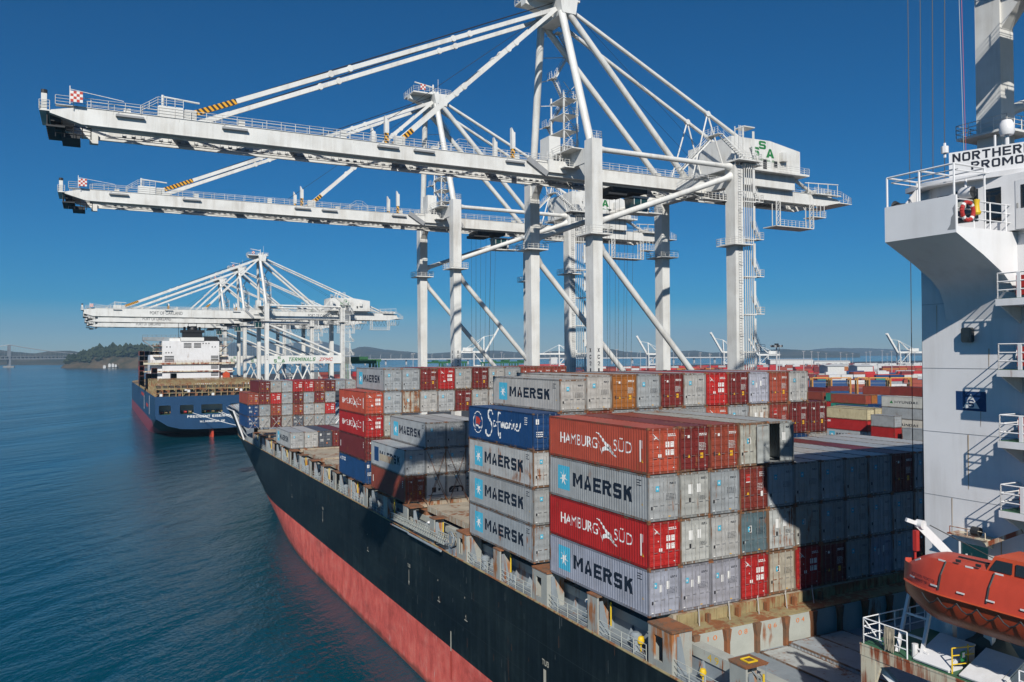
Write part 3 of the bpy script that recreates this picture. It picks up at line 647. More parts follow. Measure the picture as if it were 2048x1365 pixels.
stow(3, ['BWW', 'GGGG', '.GGG'], extra={
    (0,0): dict(side='plain', label='brick red container at deck level under the shaded grey ones'), (0,1): dict(side='worn', label='shaded grey container with half rubbed-out dark lettering'),
    (1,2): dict(side='maersk', label='grey container with dark lettering crossed by a diagonal shadow, topmost there'),
    (1,0): dict(reefer=1, label='cream white refrigerated container with round fan, beside the brick red one'), (2,0): dict(reefer=2, label='white refrigerated container with open black machinery bay')})
stow(4, ['NN', 'MM', 'Rb', 'OGKGGMGGG', '.GGMRGMGGBBB'], lod=2, extra={
    (0,0): dict(side='ZAG', label='mid navy container with small white lettering, bottom of far red stack'), (0,1): dict(side='plain', label='maroon container under two bright red ones, far stack'),
    (0,2): dict(side='hamburg', label='bright red container with white flag lettering, third tier of far stack'), (0,3): dict(side='hamburg', label='orange red container with white flag lettering topping the far red stack'),
    (1,4): dict(side='maersk', label='grey container with dark lettering on top of the far red stack')})
stow(7, ['GGSMG'], extra={(0,0): dict(side='maersk', label='grey container with dark lettering alone at deck level near the bow')})
stow(10, ['NGMGSGGG', 'NGBGBGGR', 'BMRGMGMG', '.MGGRRBMGG'], h=STD, tp=2.62, lod=2, zb=.15)
# ================================================================== NEAR SHIP
DK = -2.62                                # weather deck
def hull_b(Y, z, Y0a=85., Y0b=150., Ysa=189., Ysb=203., B=16.4):
    t = max(0, min(1.35, (z-WATER)/14.3)); Y0 = Y0a+(Y0b-Y0a)*t; Ys = Ysa+(Ysb-Ysa)*t
    if Y <= Y0: return B
    u = (Y-Y0)/(Ys-Y0); return B*max(0., 1-u**(1.75+.5*t)) if u < 1 else 0.
m, N, L, b = surf('hull_black'); tc = N.new('ShaderNodeTexCoord')
def streaks(N, L, tc, base, dark, light, sy, sz, lo=.35, hi=.7):
    mp = N.new('ShaderNodeMapping'); mp.inputs['Scale'].default_value = (sy, sy, sz); L.new(tc.outputs['Object'], mp.inputs[0])
    n = N.new('ShaderNodeTexNoise'); n.inputs['Scale'].default_value = 1; n.inputs['Detail'].default_value = 8; n.inputs['Roughness'].default_value = .7; L.new(mp.outputs[0], n.inputs['Vector'])
    r = N.new('ShaderNodeValToRGB'); e = r.color_ramp.elements; e[0].position = lo; e[0].color = (*dark,1); e[1].position = hi; e[1].color = (*light,1); k = e.new((lo+hi)/2); k.color = (*base,1)
    L.new(n.outputs['Fac'], r.inputs[0]); return r.outputs[0]
a1 = streaks(N, L, tc, (.009,.016,.02), (.006,.011,.013), (.02,.03,.033), 1.6, .12); a2 = streaks(N, L, tc, (1,1,1), (.5,.6,.7), (1.9,1.8,1.6), .10, .2)
mx = N.new('ShaderNodeMixRGB'); mx.blend_type = 'MULTIPLY'; mx.inputs[0].default_value = 1; L.new(a1, mx.inputs[1]); L.new(a2, mx.inputs[2])
a3 = streaks(N, L, tc, (0,0,0), (0,0,0), (1,1,1), 2.6, .13, .58, .74); m3 = N.new('ShaderNodeMixRGB'); m3.inputs[2].default_value = (.09,.04,.02,1); L.new(a3, m3.inputs[0]); L.new(mx.outputs[0], m3.inputs[1])
L.new(m3.outputs[0], b.inputs['Base Color']); b.inputs['Roughness'].default_value = .55; b.inputs['Specular IOR Level'].default_value = .3
m, N, L, b = surf('hull_red'); tc = N.new('ShaderNodeTexCoord')
a1 = streaks(N, L, tc, (.74,.135,.105), (.46,.08,.06), (.8,.26,.2), .55, .32, .28, .72); a2 = streaks(N, L, tc, (.95,.9,.9), (.55,.5,.5), (1.1,1.05,1.0), .09, .25, .3, .65)
m2 = N.new('ShaderNodeMixRGB'); m2.blend_type = 'MULTIPLY'; m2.inputs[0].default_value = 1; L.new(a1, m2.inputs[1]); L.new(a2, m2.inputs[2])
a3 = streaks(N, L, tc, (0,0,0), (0,0,0), (1,1,1), 3.2, .4, .57, .68); a4 = streaks(N, L, tc, (0,0,0), (0,0,0), (1,1,1), 1.3, .9, .60, .72)
m3 = N.new('ShaderNodeMixRGB'); m3.inputs[2].default_value = (.70,.46,.40,1); L.new(a3, m3.inputs[0]); L.new(m2.outputs[0], m3.inputs[1])
m5 = N.new('ShaderNodeMixRGB'); m5.inputs[2].default_value = (.25,.09,.05,1); L.new(a4, m5.inputs[0]); L.new(m3.outputs[0], m5.inputs[1]); m3 = m5
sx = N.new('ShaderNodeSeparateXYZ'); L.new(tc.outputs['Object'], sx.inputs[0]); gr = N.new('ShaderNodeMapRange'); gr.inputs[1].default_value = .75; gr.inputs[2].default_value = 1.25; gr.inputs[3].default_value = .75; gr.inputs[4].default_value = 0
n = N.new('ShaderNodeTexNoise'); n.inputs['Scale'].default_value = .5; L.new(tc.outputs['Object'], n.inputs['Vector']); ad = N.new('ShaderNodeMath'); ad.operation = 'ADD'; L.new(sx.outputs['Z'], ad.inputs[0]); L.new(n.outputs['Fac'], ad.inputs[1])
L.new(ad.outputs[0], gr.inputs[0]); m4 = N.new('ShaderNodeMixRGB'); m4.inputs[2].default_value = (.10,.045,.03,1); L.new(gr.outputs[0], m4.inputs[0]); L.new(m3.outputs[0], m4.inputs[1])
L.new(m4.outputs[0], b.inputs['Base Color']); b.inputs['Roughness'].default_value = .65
mk('hull_mark_paint', (.5,.47,.38), .65); mk('scuff_grey', (.12,.14,.14), .7); mk('scuff_rust', (.12,.05,.025), .8); mk('plate_seam', (.022,.032,.036), .6)
ship = thing('container_ship', 'black hulled container ship with red waterline band and white bridge, moored nearest', 'ship', (16.1, 0, WATER))
XC = 16.1
def hull_skin(z0, z1, nz_):
    mb = MB(); ys = [-95+i*10 for i in range(17)]+[72+i*2.6 for i in range(51)]+[203.5]
    for y in ys:
        for sgn in (-1, 1):
            for k in range(nz_+1):
                z = z0+(z1-z0)*k/nz_; mb.v.append((XC+sgn*hull_b(y, z), y, z))
    st = 2*(nz_+1)
    for i in range(len(ys)-1):
        for s in (0, 1):
            for k in range(nz_):
                a = i*st+s*(nz_+1)+k; q = (a, a+st, a+st+1, a+1); mb.f.append(q if s else q[::-1]); mb.m.append(0)
    for k in range(nz_): mb.f.append((k, k+1, nz_+1+k+1, nz_+1+k)); mb.m.append(0)
    return mb
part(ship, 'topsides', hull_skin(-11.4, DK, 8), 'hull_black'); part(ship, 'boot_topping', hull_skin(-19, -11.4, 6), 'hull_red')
# rounded lip along the deck edge, deck plate
ys = [-95]+[y for y in range(-90, 146, 20)]+[146+i*2.4 for i in range(24)]; edge = [(XC-hull_b(y, DK), y) for y in ys]
mb = MB(); mb.poly([(x,y,DK+.0) for x, y in edge]+[(2*XC-x,y,DK) for x, y in reversed(edge)]); part(ship, 'weather_deck', mb, 'deck_grey')
mb = MB(); mb.path([(x,y,DK+.03) for x, y in edge], .09, 6); part(ship, 'gunwale', mb, 'ochre_steel')
# bow bulwark with stiffeners inside
mb = MB(); bys = [150+i*2.0 for i in range(27)]+[203]
def bz(y): return DK+max(0, min(1, (y-150)/16))*5.6
for sgn in (-1, 1):
    P = [(XC+sgn*hull_b(y, DK)*.999, y, DK) for y in bys]; T = [(XC+sgn*min(16.4, hull_b(y, bz(y))), y, bz(y)) for y in bys]
    o = [(p[0]-sgn*.18, p[1]-.1, p[2]) for p in P]; ot = [(p[0]-sgn*.18, p[1]-.1, p[2]) for p in T]
    for i in range(len(bys)-1):
        mb.add([P[i], P[i+1], T[i+1], T[i]], [(0,1,2,3) if sgn < 0 else (3,2,1,0)], 0); mb.add([o[i], o[i+1], ot[i+1], ot[i]], [(3,2,1,0) if sgn < 0 else (0,1,2,3)], 1)
        mb.beam(T[i], T[i+1], .35, .12, 1)
        if i > 2: q = V(o[i])-V((sgn*1.4,.5,0)); mb.beam(q, ot[i], .12, .25, 2); mb.beam(o[i], ot[i], .1, .2, 2)
        if i > 2: a, c = V(o[i]).lerp(V(ot[i]), .55), V(o[i+1]).lerp(V(ot[i+1]), .55); mb.beam(a, c, .12, .25, 2); mb.beam(o[i], ot[i+1], .08, .12, 2)
part(ship, 'bow_bulwark', mb, ['hull_black', 'label_white', 'deck_grey'])
# hull marks
mb = MB(); X = XC-hull_b(0, -5)-.012
Q = lambda y0, z0, y1, z1: mb.add([(X,y0,z0),(X,y1,z0),(X,y1,z1),(X,y0,z1)], [(0,1,2,3)])
mb.text('TUG', (X,12.9,-7.0), (0,-1,0), (0,0,1), 1.0, .42, 0, .24); Q(12.7,-8.6,12.3,-7.3); mb.add([(X,12.85,-8.6),(X,12.15,-8.6),(X,12.5,-9.1)], [(0,1,2)])
for y in (42.0, 79.): Q(y+.05,-7.9,y-.06,-6.7); mb.add([(X,y+.16,-7.9),(X,y-.17,-7.9),(X,y,-8.4)], [(0,1,2)]); mb.text('TUG', (X,y+.4,-6.45), (0,-1,0), (0,0,1), .8, .36, 0, .24)
for y in (33.5, 56.7, 27., 100.): Q(y+.34,-7.86,y-.34,-7.78); Q(y+.03,-7.77,y-.03,-7.3); Q(y+.14,-7.5,y+.04,-7.42); Q(y+.3,-5.9,y+.18,-5.75)
for i in range(14): Q(14.75,-11.2-i*.42,14.6,-10.98-i*.42)
part(ship, 'hull_marks', mb, 'hull_mark_paint')
mb = MB(); q2 = lambda z0, z1, m_: mb.add([(X,30.64,z0),(X,30.40,z0),(X,30.40,z1),(X,30.64,z1)], [(0,1,2,3)], m_); q2(-11.7,-9.84,0); q2(-14.4,-11.7,1)
part(ship, 'tug_push_mark', mb, ['hull_mark_paint', 'flag_red'])
mb = MB(); rr = random.Random(31)
for i in range(150):                      # scuffs and rust runs on the plating
    y = -5+rr.random()*125; z = -11.3+rr.random()*8; w = .02+rr.random()*.05; l = .12+rr.random()*.8; k = 0 if rr.random() < .6 else 1
    if rr.random() < .25: z = DK-.05-l; l *= 1.6
    x = XC-hull_b(y, z)-.008; x2 = XC-hull_b(y, z+l)-.008; mb.add([(x,y,z),(x,y-w,z),(x2,y-w*.6,z+l),(x2,y,z+l)], [(0,1,2,3)], k)
part(ship, 'plating_scuffs', mb, ['scuff_grey', 'scuff_rust'])
mb = MB()
for y in range(-12, 140, 12):
    a_ = [(XC-hull_b(y+d_, z)-.006, y+d_, z) for d_ in (0,.03) for z in (-11.3,-8,-5,DK-.1)]; mb.add(a_, [(0,4,5,1),(1,5,6,2),(2,6,7,3)])
for z in (-8.6, -5.5):
    for y in range(-12, 140, 4): mb.add([(XC-hull_b(y,z)-.006,y,z),(XC-hull_b(y+4,z)-.006,y+4,z),(XC-hull_b(y+4,z+.03)-.006,y+4,z+.03),(XC-hull_b(y,z+.03)-.006,y,z+.03)], [(3,2,1,0)])
part(ship, 'plate_seams', mb, 'plate_seam')
# container posts, walkway and coaming along the water side
for k in range(-1, 11):
    y0 = k*BP; xe = lambda y: XC-hull_b(y, DK)+.02
    if y0 < 146:
        mb = MB(); xa = xe(y0); a, c = y0-2.55, y0-.3
        if k <= 2:                        # broad post with an opening
            mb.box(xa, a, DK, xa+.14, a+.85, -.12); mb.box(xa, c-.55, DK, xa+.14, c, -.12); mb.box(xa, a+.85, -.62, xa+.14, c-.55, -.12); mb.box(xa, a+.85, DK, xa+.14, c-.55, -2.1)
            mb.box(xa+.14, a, DK, xa+1.5, a+.1, -.12); mb.box(xa+.14, c-.1, DK, xa+1.5, c, -.12)
        else: mb.box(xa, a+.9, DK, xa+.14, c, -.12); mb.box(xa+.14, c-.1, DK, xa+1.4, c, -.12)
        mb.prism([(xa+.35,a-.02,DK),(xa+1.05,a-.02,DK),(xa+.6,a-.02,-.35),(xa+.35,a-.02,-.35)], (0,-.08,0), 2)
        mb.box(xa-.04, a-.1, -.12, xa+1.55, c+.02, 0., 1)
        part(ship, 'container_post', mb, ['pillar_grey', 'rust_steel', 'deck_grey'])
        mb = MB(); ym = y0+5.35 if k >= 0 else y0+6.1; xa = xe(ym)
        mb.box(xa, ym, DK, xa+.14, ym+1.2, -.1); mb.box(xa+.14, ym+.55, DK, xa+1.3, ym+.65, -.1); mb.prism([(xa+.15,ym-.02,DK),(xa+.95,ym-.02,DK),(xa+.4,ym-.02,-.35),(xa+.15,ym-.02,-.35)], (0,-.07,0), 2)
        mb.box(xa-.03, ym-.05, -.1, xa+1.5, ym+1.25, -.005, 1)
        mb.tube((xa+.8,ym-.45,-2.),(xa+.8,ym-.45,-.35),.06,6,3)
        if k == -1: mb.box(xa, ym-.1, -.02, xa+1.55, ym+1.35, .0, 1); mb.path([(xa+.5,ym+.3,.05),(xa+.5,ym+.9,.05),(xa+1.1,ym+.9,.05),(xa+1.1,ym+.3,.05),(xa+.5,ym+.3,.05)], .05, 5, 3); mb.tube((xa+1.5,ym+.1,-1.6),(xa+1.5,ym+.1,0),.03,5,2); mb.path([(xa+1.5,ym+.1,-1.3),(xa+.9,ym+.5,-.5),(xa+.3,ym+.6,-.1)], .04, 5, 2)
        part(ship, 'container_post', mb, ['pillar_grey', 'rust_steel', 'deck_grey', 'yellow_paint'])
# side coaming, hatch covers
mb = MB(); mb.box(1.62, -95, DK, 1.9, 150, -1.72, 1); mb.box(1.5, -95, -1.72, 2.35, 150, -1.1)
for i in range(70): y = -15+i*2.35; mb.prism([(1.62,y,DK),(1.05,y,DK),(1.45,y,-1.75),(1.62,y,-1.75)], (0,.06,0), 1)
mb.text('4 9', (1.49,-3.6,-1.62), (0,-1,0), (0,0,1), .95, .42, 2)
part(ship, 'hatch_coaming', mb, ['cell_grey', 'deck_grey', 'yellow_paint'])
rr = random.Random(3)
for k in range(0, 10):
    y0 = k*BP-.15
    for x0, x1 in ((1.75, 10.9), (11.0, 21.2), (21.3, 30.4)):
        mb = MB(); mb.box(x0, y0, -.62, x1, y0+12.55, -.02)
        for i in range(7): yy = y0+.8+i*1.8; mb.box(x0-.02, yy, -.6, x0+.12, yy+.12, -.08, 1)
        part(ship, 'hatch_cover', mb, ['hatch_tan', 'cell_grey'])
    if k == 0: continue
    mb = MB(); mb.box(1.6, y0-2.1, -1.7, 30.5, y0-.02, -.72, 1)           # cross deck between the hatches
    for i in range(10): x = 2.3+i*2.9+rr.random(); mb.box(x, y0-.9, -.72, x+.18, y0-.5, -.2); mb.tube((x,y0-1.5,-.68),(x+1.5+rr.random()*3,y0-1.2-rr.random()*.5,-.66),.045,5,2); mb.tube((x+.6,y0-1.7,-.68),(x+2.+rr.random()*2,y0-1.8,-.66),.04,5,2)
    part(ship, 'cross_deck', mb, ['ochre_steel', 'rust_steel', 'steel_bar'])
# open hold by the bridge: end wall with cell guides and bay numbers
mb = MB(); mb.box(1.9, -1.8, -9, 30.5, -1.6, -.75, 0)
for i in range(12): x = 2.0+i*2.475; mb.prism([(x-.26,-1.8,-.75),(x+.26,-1.8,-.75),(x+.13,-1.8,-1.5),(x-.13,-1.8,-1.5)], (0,-.3,0), 1); mb.box(x-.13, -2.08, -9, x+.13, -1.8, -1.5, 1)
for i, t in enumerate(('1 0', '0 8', '0 6', '0 4')): mb.text(t, (3.05+i*2.475,-1.815,-1.35), (1,0,0), (0,0,1), .75, .3, 2)
mb.box(1.9, -1.82, -.78, 30.5, -.05, -.70, 3)
part(ship, 'hold_bulkhead', mb, ['cell_grey', 'rust_steel', 'label_orange', 'ochre_steel'])
mb = MB(); mb.box(2.0, -.28, -.7, 31, -.12, -.04)
for i in range(48): x = 2.1+i*.6; mb.box(x, -.33, -.7, x+.08, -.28, -.06)
for i in range(5): x = 3.2+i*2.475; mb.tube((x,-.9,-.7),(x+.4,-.35,.3),.035,5,1); mb.box(x+.9, -.7, -.7, x+1.1, -.4, -.15, 2)
part(ship, 'hatch_end_wall', mb, ['ochre_steel', 'steel_bar', 'rust_steel'])
part(ship, 'hold_floor', MB().box(1.9, -16, -12, 30.5, -1.9, -9.2), 'dark_steel')
for c, z, code, lab in ((1, -3.9, 'B', 'brick red container roof lowest in the open hold beside the coaming'), (2, -2.88, 'M', 'maroon container roof down in the open hold next to the numbered wall'), (3, -2.5, 'g', 'pale grey container roof in the open hold, half in shadow'), (4, -2.28, 'G', 'grey container roof in the open hold at the shadow edge'), (5, -2.3, 'G', 'grey container in the dark part of the open hold')):
    container('shipping_container', lab, (2.02+(c-1)*2.475+.02 if c > 1 else 2.02, -2.15-CL, z-HC), code, group='containers in the open hold', lod=1, rust=.55)
# railings on the walkway, lights, deck gear
mb = MB(); pts = [(XC-hull_b(y, DK)+.12, y) for y in (-95, -40, -15.9)]
for k in range(-1, 10):
    for a, c in ((k*BP+.05, k*BP+5.3), (k*BP+6.6, (k+1)*BP-2.6)):
        if 31 < (a+c)/2 < 47 or a < -15: continue
        mb.rail([(XC-hull_b(a,DK)+.12, a, DK), (XC-hull_b(c,DK)+.12, c, DK)], 1.05, 1.5, .026)
part(ship, 'deck_railing', mb, 'cell_grey')
for i, y in enumerate((7.9, 22.6, 38.4, 51.5, 66.5, 81.3, 96.)):
    mb = MB(); x = XC-hull_b(y,DK)+1.0; mb.tube((x,y,DK),(x,y,-1.15),.03,5,1); mb.lathe((x,y,-1.15), [(0,.0),(.30,.0),(.26,.12),(.1,.2),(0,.2)], 10)
    part(ship, 'deck_lamp', mb, ['label_white', 'steel_bar'])
rr = random.Random(11)
for i in range(26):                       # winches, vents and lockers on the walkway
    y = 2+i*5.6; x = XC-hull_b(y,DK)+.75; k = i % 4; mb = MB()
    if k == 0: mb.lathe((x,y,DK), [(.32,0),(.32,.7),(.4,.75),(.4,1.0),(.2,1.15),(0,1.15)], 10)
    elif k == 1: mb.box(x-.3, y-.5, DK, x+.3, y+.5, DK+.5); mb.lathe((x-.3,y,DK+.75), [(0,0),(.34,0),(.34,.06),(.2,.08),(.2,.5),(.34,.52),(.34,.6),(0,.6)], 10, 0, 'x')
    elif k == 2: mb.box(x-.25, y-.35, DK, x+.25, y+.35, DK+1.1); mb.box(x-.28, y-.1, DK+.4, x-.25, y+.1, DK+.7, 1)
    else: mb.tube((x,y,DK),(x,y,DK+.8),.14,8); mb.tube((x,y+.6,DK),(x,y+.6,DK+.8),.14,8); mb.box(x-.2, y-.3, DK, x+.2, y+.9, DK+.08)
    part(ship, ['mushroom_vent', 'winch', 'locker', 'bollard'][k], mb, ['deck_grey', 'red_paint' if i % 8 == 2 else 'yellow_paint'])
for y, c, s in ((22.4, 'yellow_paint', .28), (42.6, 'yellow_paint', .34), (37.6, 'red_paint', .3), (-4.3, 'yellow_paint', .22), (1.6, 'yellow_paint', .26)):
    mb = MB(); mb.lathe((.55,y,DK+.75), [(0,-s),(s*.8,-s*.8),(s,0),(s*.7,s*.8),(0,s)], 10); mb.tube((.55,y,DK),(.55,y,DK+.6),.05,5); part(ship, 'buoy_light', mb, c)
# accommodation ladder stowed along the side
gw = thing('gangway', 'grey gangway ladder with lattice sides stowed flat along the ship deck edge', 'gangway', (-.35, 39, -2.3), 'ship side ladders')
mb = MB()
for x in (-.55, .15):
    for z in (-1.42, -2.12): mb.beam((x,31.6,z+.26),(x,47.6,z), .09, .1)
    for i in range(33): t = i/33; y = 31.6+16*t; z = .26*(1-t); mb.beam((x,y,-2.12+z),(x,y+.5,-1.42+z), .04, .05); mb.beam((x,y+.5,-2.12+z),(x,y,-1.42+z), .04, .05)
for i in range(40): y = 31.7+i*.4; mb.beam((-.55,y,-2.05+.26*(1-i/40)),(.15,y,-2.05+.26*(1-i/40)), .3, .03, 1)
part(gw, 'lattice_frame', mb, ['cell_grey', 'deck_grey'])
mb = MB(); mb.tube((-.7,32,-2.55),(-.7,41,-2.62),.12,8); mb.tube((-.6,41.4,-2.6),(-.6,47.2,-2.72),.09,8); part(gw, 'boom', mb, 'deck_grey')
mb = MB(); mb.lathe((-.5,30.1,-1.1), [(.0,0),(.75,0),(.75,.12),(.28,.15),(.28,.75),(.75,.78),(.75,.9),(0,.9)], 14, 0, 'x'); mb.box(-.35,29.4,DK,.5,30.9,-1.9); mb.box(.5,29.6,DK,1.2,31.5,-1.4)
for i in range(40): a = i*.9; mb.tube((-.5+.2*(i % 4),30.1+.5*math.cos(a),-1.1+.5*math.sin(a)),(-.5+.2*(i % 4),30.1+.6*math.cos(a+.7),-1.1+.6*math.sin(a+.7)),.05,4,1)
part(gw, 'rope_winch', mb, ['deck_grey', 'rope_fibre'])
# lashing rods crossing the reefer stack
mb = MB(); y = 3*BP-.12
for c in range(0, 3):
    for dx in (0, 1): x = .1+c*CP+dx*2.3; mb.tube((x,y-.5,-.1),(x+(2.3 if dx == 0 else -2.3),y,2*TP-.2 if c else TP),.028,5); mb.tube((x,y-.5,-.1),(x+(1.5 if dx == 0 else -1.5),y,TP-.1),.028,5)
part(ship, 'lashing_rods', mb, 'rust_steel')
mb = MB(); y = 10*BP-.1
for c in range(0, 8):
    for dx in (0, 1): x = .1+c*CP+dx*2.3; mb.tube((x,y-.5,-.1),(x+(2.2 if dx == 0 else -2.2),y,2.6),.035,5)
part(ship, 'lashing_rods', mb, 'steel_bar')
# forecastle gear
mb = MB(); rr = random.Random(5)
for i in range(14): x = 3+rr.random()*22; y = 160.5+rr.random()*14; mb.box(x, y, DK, x+.6+rr.random()*1.4, y+.8+rr.random()*1.5, DK+.6+rr.random()*1.6); mb.lathe((x,y,DK+1), [(0,0),(.6,0),(.6,.1),(.35,.12),(.35,1.2),(.6,1.22),(0,1.3)], 8, 0, 'x')
part(ship, 'windlass_gear', mb, 'ochre_steel')
mk('rust_tan', (.50,.36,.20), .7, var=.3)
# ================================================================== BRIDGE OF THE NEAR SHIP
sup = lambda n, mb, ms, lab=None: part(ship, n, mb, ms, True, lab)
mb = MB(); mb.box(4.0, -36, DK, 28.2, -15.85, 21.15)
sup('deckhouse', mb, 'ship_white')
mb = MB()
for z in (18.45, 15.52, 12.62, 9.72, 6.8): mb.box(3.988, -36, z, 3.999, -15.86, z+.018)
sup('weld_seams', mb, 'crane_grey')
mb = MB()
for y, z0, z1, w in ((-18.0,10.2,12.6,.05),(-17.2,7.9,9.7,.04),(-18.6,13.0,13.66,.03),(-19.0,15.6,16.4,.04),(-17.8,4.2,6.8,.06),(-18.5,4.0,6.2,.09),(-16.6,17.1,18.4,.03),(-19.4,6.9,8.2,.05)): mb.add([(3.985,y,z0),(3.985,y-w*.4,z0),(3.985,y-w,z1),(3.985,y,z1)], [(0,1,2,3)])
sup('rust_runs', mb, 'rust_tan')
# wing with curved underside
prof = [(0,22.5),(0,21.0),(1.7,20.2),(3.0,19.5),(3.55,19.05),(3.85,18.5),(3.995,17.7),(3.995,21.25),(.1,21.25),(.1,22.5)]
mb = MB(); n = len(prof); ya, yb = -20.3, -17.05
lo = [(x,ya,z) for x, z in prof[:8]]+[(0,ya,21.25)]; hi = [(x,yb,z) for x, z in prof[:8]]+[(0,yb,21.25)]
lo = lo[1:]; hi = hi[1:]; k = len(lo); mb.add(lo+hi, [tuple(range(k)), tuple(range(2*k-1, k-1, -1))]+[(i, k+i, k+(i+1) % k, (i+1) % k) for i in range(k)], 0)
for i in (1, 2, 3, 4, 5): pass
mb.box(0, ya, 21.25, .1, yb, 22.5); mb.box(.1, yb-.1, 21.25, 3.99, yb, 22.5)
mb.box(3.99, -24.5, 21.16, 28.2, yb, 21.3)
sup('bridge_wing', mb, ['ship_white'])
mb = MB()
r_ = random.Random(4)
z, w, h = 21.12, .2, 1.0; mb.add([(-.006,ya+.03,z),(-.006,ya+w*1.9,z+.02),(-.006,ya+w*1.2,z+h*.22),(-.006,ya+w,z+h*.5),(-.006,ya+w*.5,z+h*.62),(-.006,ya+w*.7,z+h*.85),(-.006,ya+.04,z+h)], [tuple(range(7))])
sup('primer_patches', mb, 'crane_grey')
mb = MB(); zt = 23.76; A = (.05,yb-.1,zt); B = (.05,ya+.1,zt); C = (2.0,ya+.1,zt); D = (2.0,yb-.1,zt)
for a, b2 in ((A,B),(B,C),(C,D),(D,A)): mb.tube(a, b2, .04, 6); mb.tube(V(a)+V((.12,-.12 if a in (A,D) else .12,-.22)), V(b2)+V((.12,-.12,-.22)), .03, 5)
mb.tube(V(A).lerp(V(B),.5), V(D).lerp(V(C),.5), .04, 6)
for p, z in ((A,22.5),(B,22.45),(C,21.25),(D,21.25),((.05,(ya+yb)/2,zt),22.5)):
    mb.tube((p[0],p[1],z), p, .045, 6)
sup('canopy_frame', mb, 'ship_white')
mb = MB(); mb.rail([(.15,ya+.06,21.25),(4.4,ya+.06,21.25),(9,ya+.06,21.25)], 1.1, 1.1, .028); sup('wing_railing', mb, 'ship_white')
# wheelhouse with slanted corner, windows, door
mb = MB(); mb.prism([(3.3,-17.1,21.3),(3.3,-17.9,21.3),(3.6,-19.0,21.3),(3.6,-26,21.3),(28.4,-26,21.3),(28.4,-15.9,21.3),(3.9,-15.9,21.3)], (0,0,2.35))
sup('wheelhouse', mb, 'ship_white')
mb = MB(); mb.prism([(2.75,-17.0,23.65),(2.9,-18.2,23.65),(5.4,-24.6,23.65),(29,-26,23.65),(29,-15.6,23.65),(3.3,-15.6,23.65)], (0,0,.22)); sup('wheelhouse_roof', mb, 'ship_white')
mb = MB(); mb.box(3.585, -19.9, 21.75, 3.597, -19.25, 23.2); sup('bridge_window', mb, 'window_glass'); mb = MB(); mb.prism([(3.29,-17.2,22.0),(3.29,-17.75,22.0),(3.29,-17.75,23.2),(3.29,-17.2,23.2)], (-.01,0,0)); sup('bridge_window', mb, 'window_glass'); mb = MB()
mb.prism([(3.31,-17.98,21.9),(3.57,-18.92,21.9),(3.57,-18.92,23.3),(3.31,-17.98,23.3)], (-.012,.004,0))
sup('bridge_window', mb, 'window_glass')
mb = MB(); mb.box(3.575, -21.55, 21.32, 3.597, -20.5, 23.35); mb.box(3.56, -20.62, 22.2, 3.59, -20.55, 22.4, 1); mb.box(3.565, -21.33, 22.17, 3.574, -20.72, 23.13, 2); sup('bridge_door', mb, ['ship_white', 'steel_bar', 'window_glass'])
mb = MB(); mb.prism([(1.6,-16.4,22.4),(3.2,-16.4,23.9),(3.2,-16.4,22.2)], (0,-.08,0)); mb.lathe((1.7,-16.9,22.75), [(0,0),(.12,.1),(.16,.35),(.32,.6),(.30,.61),(0,.4)], 12, 1, 'y'); sup('wing_bracket', mb, ['ship_white', 'dark_steel'])
mb = MB(); mb.tube((2.3,-19.2,23.55),(2.3,-19.2,23.1),.05,6); mb.lathe((2.3,-19.2,22.95), [(0,-.32),(.24,-.3),(.26,.1),(.18,.25),(0,.3)], 12, 0, 'y'); mb.lathe((2.3,-19.53,22.95), [(0,0),(.23,0)], 12, 1, 'y'); sup('searchlight', mb, ['ship_white', 'dark_steel'])
mb = MB(); mb.lathe((3.2,-18.3,22.6), [(0,0),(.2,.02),(.22,.15),(0,.2)], 12, 0, 'x'); mb.lathe((3.3,-18.7,22.95), [(0,0),(.14,.02),(.15,.1),(0,.12)], 12, 1, 'x'); mb.path([(3.2,-18.3,22.4),(3.25,-18.5,22.2),(3.35,-19,22.25),(3.4,-19,22.6)], .025, 5, 1); sup('wall_bell', mb, ['boot_red' if False else 'cell_grey', 'dark_steel'])
# name board
P0 = V((2.98,-18.1,0)); ux = V((.37,-.929,0)).normalized(); nn = V((-ux.y*-1, 0, 0)); nrm = V((-.929,-.37,0)).normalized()
mb = MB(); a = P0-ux*.08; b2 = P0+ux*7; vs = [(a.x,a.y,23.72),(b2.x,b2.y,23.72),(b2.x,b2.y,24.97),(a.x,a.y,24.97)]; mb.prism(vs, -nrm*.06)
nb = part(ship, 'name_board', mb, 'ship_white')
mb = MB(); o = P0+nrm*.008
mb.text('NORTHERN', (o.x+ux.x*.06,o.y+ux.y*.06,24.53), ux, (0,0,1), 2.98, .37, 0, .26); mb.text('PROMOTION', (o.x+ux.x*.78,o.y+ux.y*.78,24.10), ux, (0,0,1), 3.3, .35, 0, .26)
o2 = link('lettering', mb.move(-wroot(nb)).me('lettering', ['letter_navy']), nb)
mb = MB(); mb.lathe((4.55,-19.6,25.55), [(0,0),(.25,.02),(.3,.15),(.3,.45),(.2,.65),(0,.72)], 14); mb.tube((4.55,-19.6,23.8),(4.55,-19.6,25.6),.09,8); sup('satellite_dome', mb, 'ship_white')
mb = MB(); mb.tube((3.3,-17.6,24.9),(3.3,-17.6,25.55),.06,6); mb.lathe((3.3,-17.6,25.1), [(.0,0),(.16,0),(.16,.3),(0,.3)], 8); mb.tube((4.2,-19.3,24.9),(4.2,-19.3,25.6),.05,6); mb.tube((5.0,-20.5,25),(5.0,-20.5,28),.025,5); sup('aerial', mb, 'ship_white')
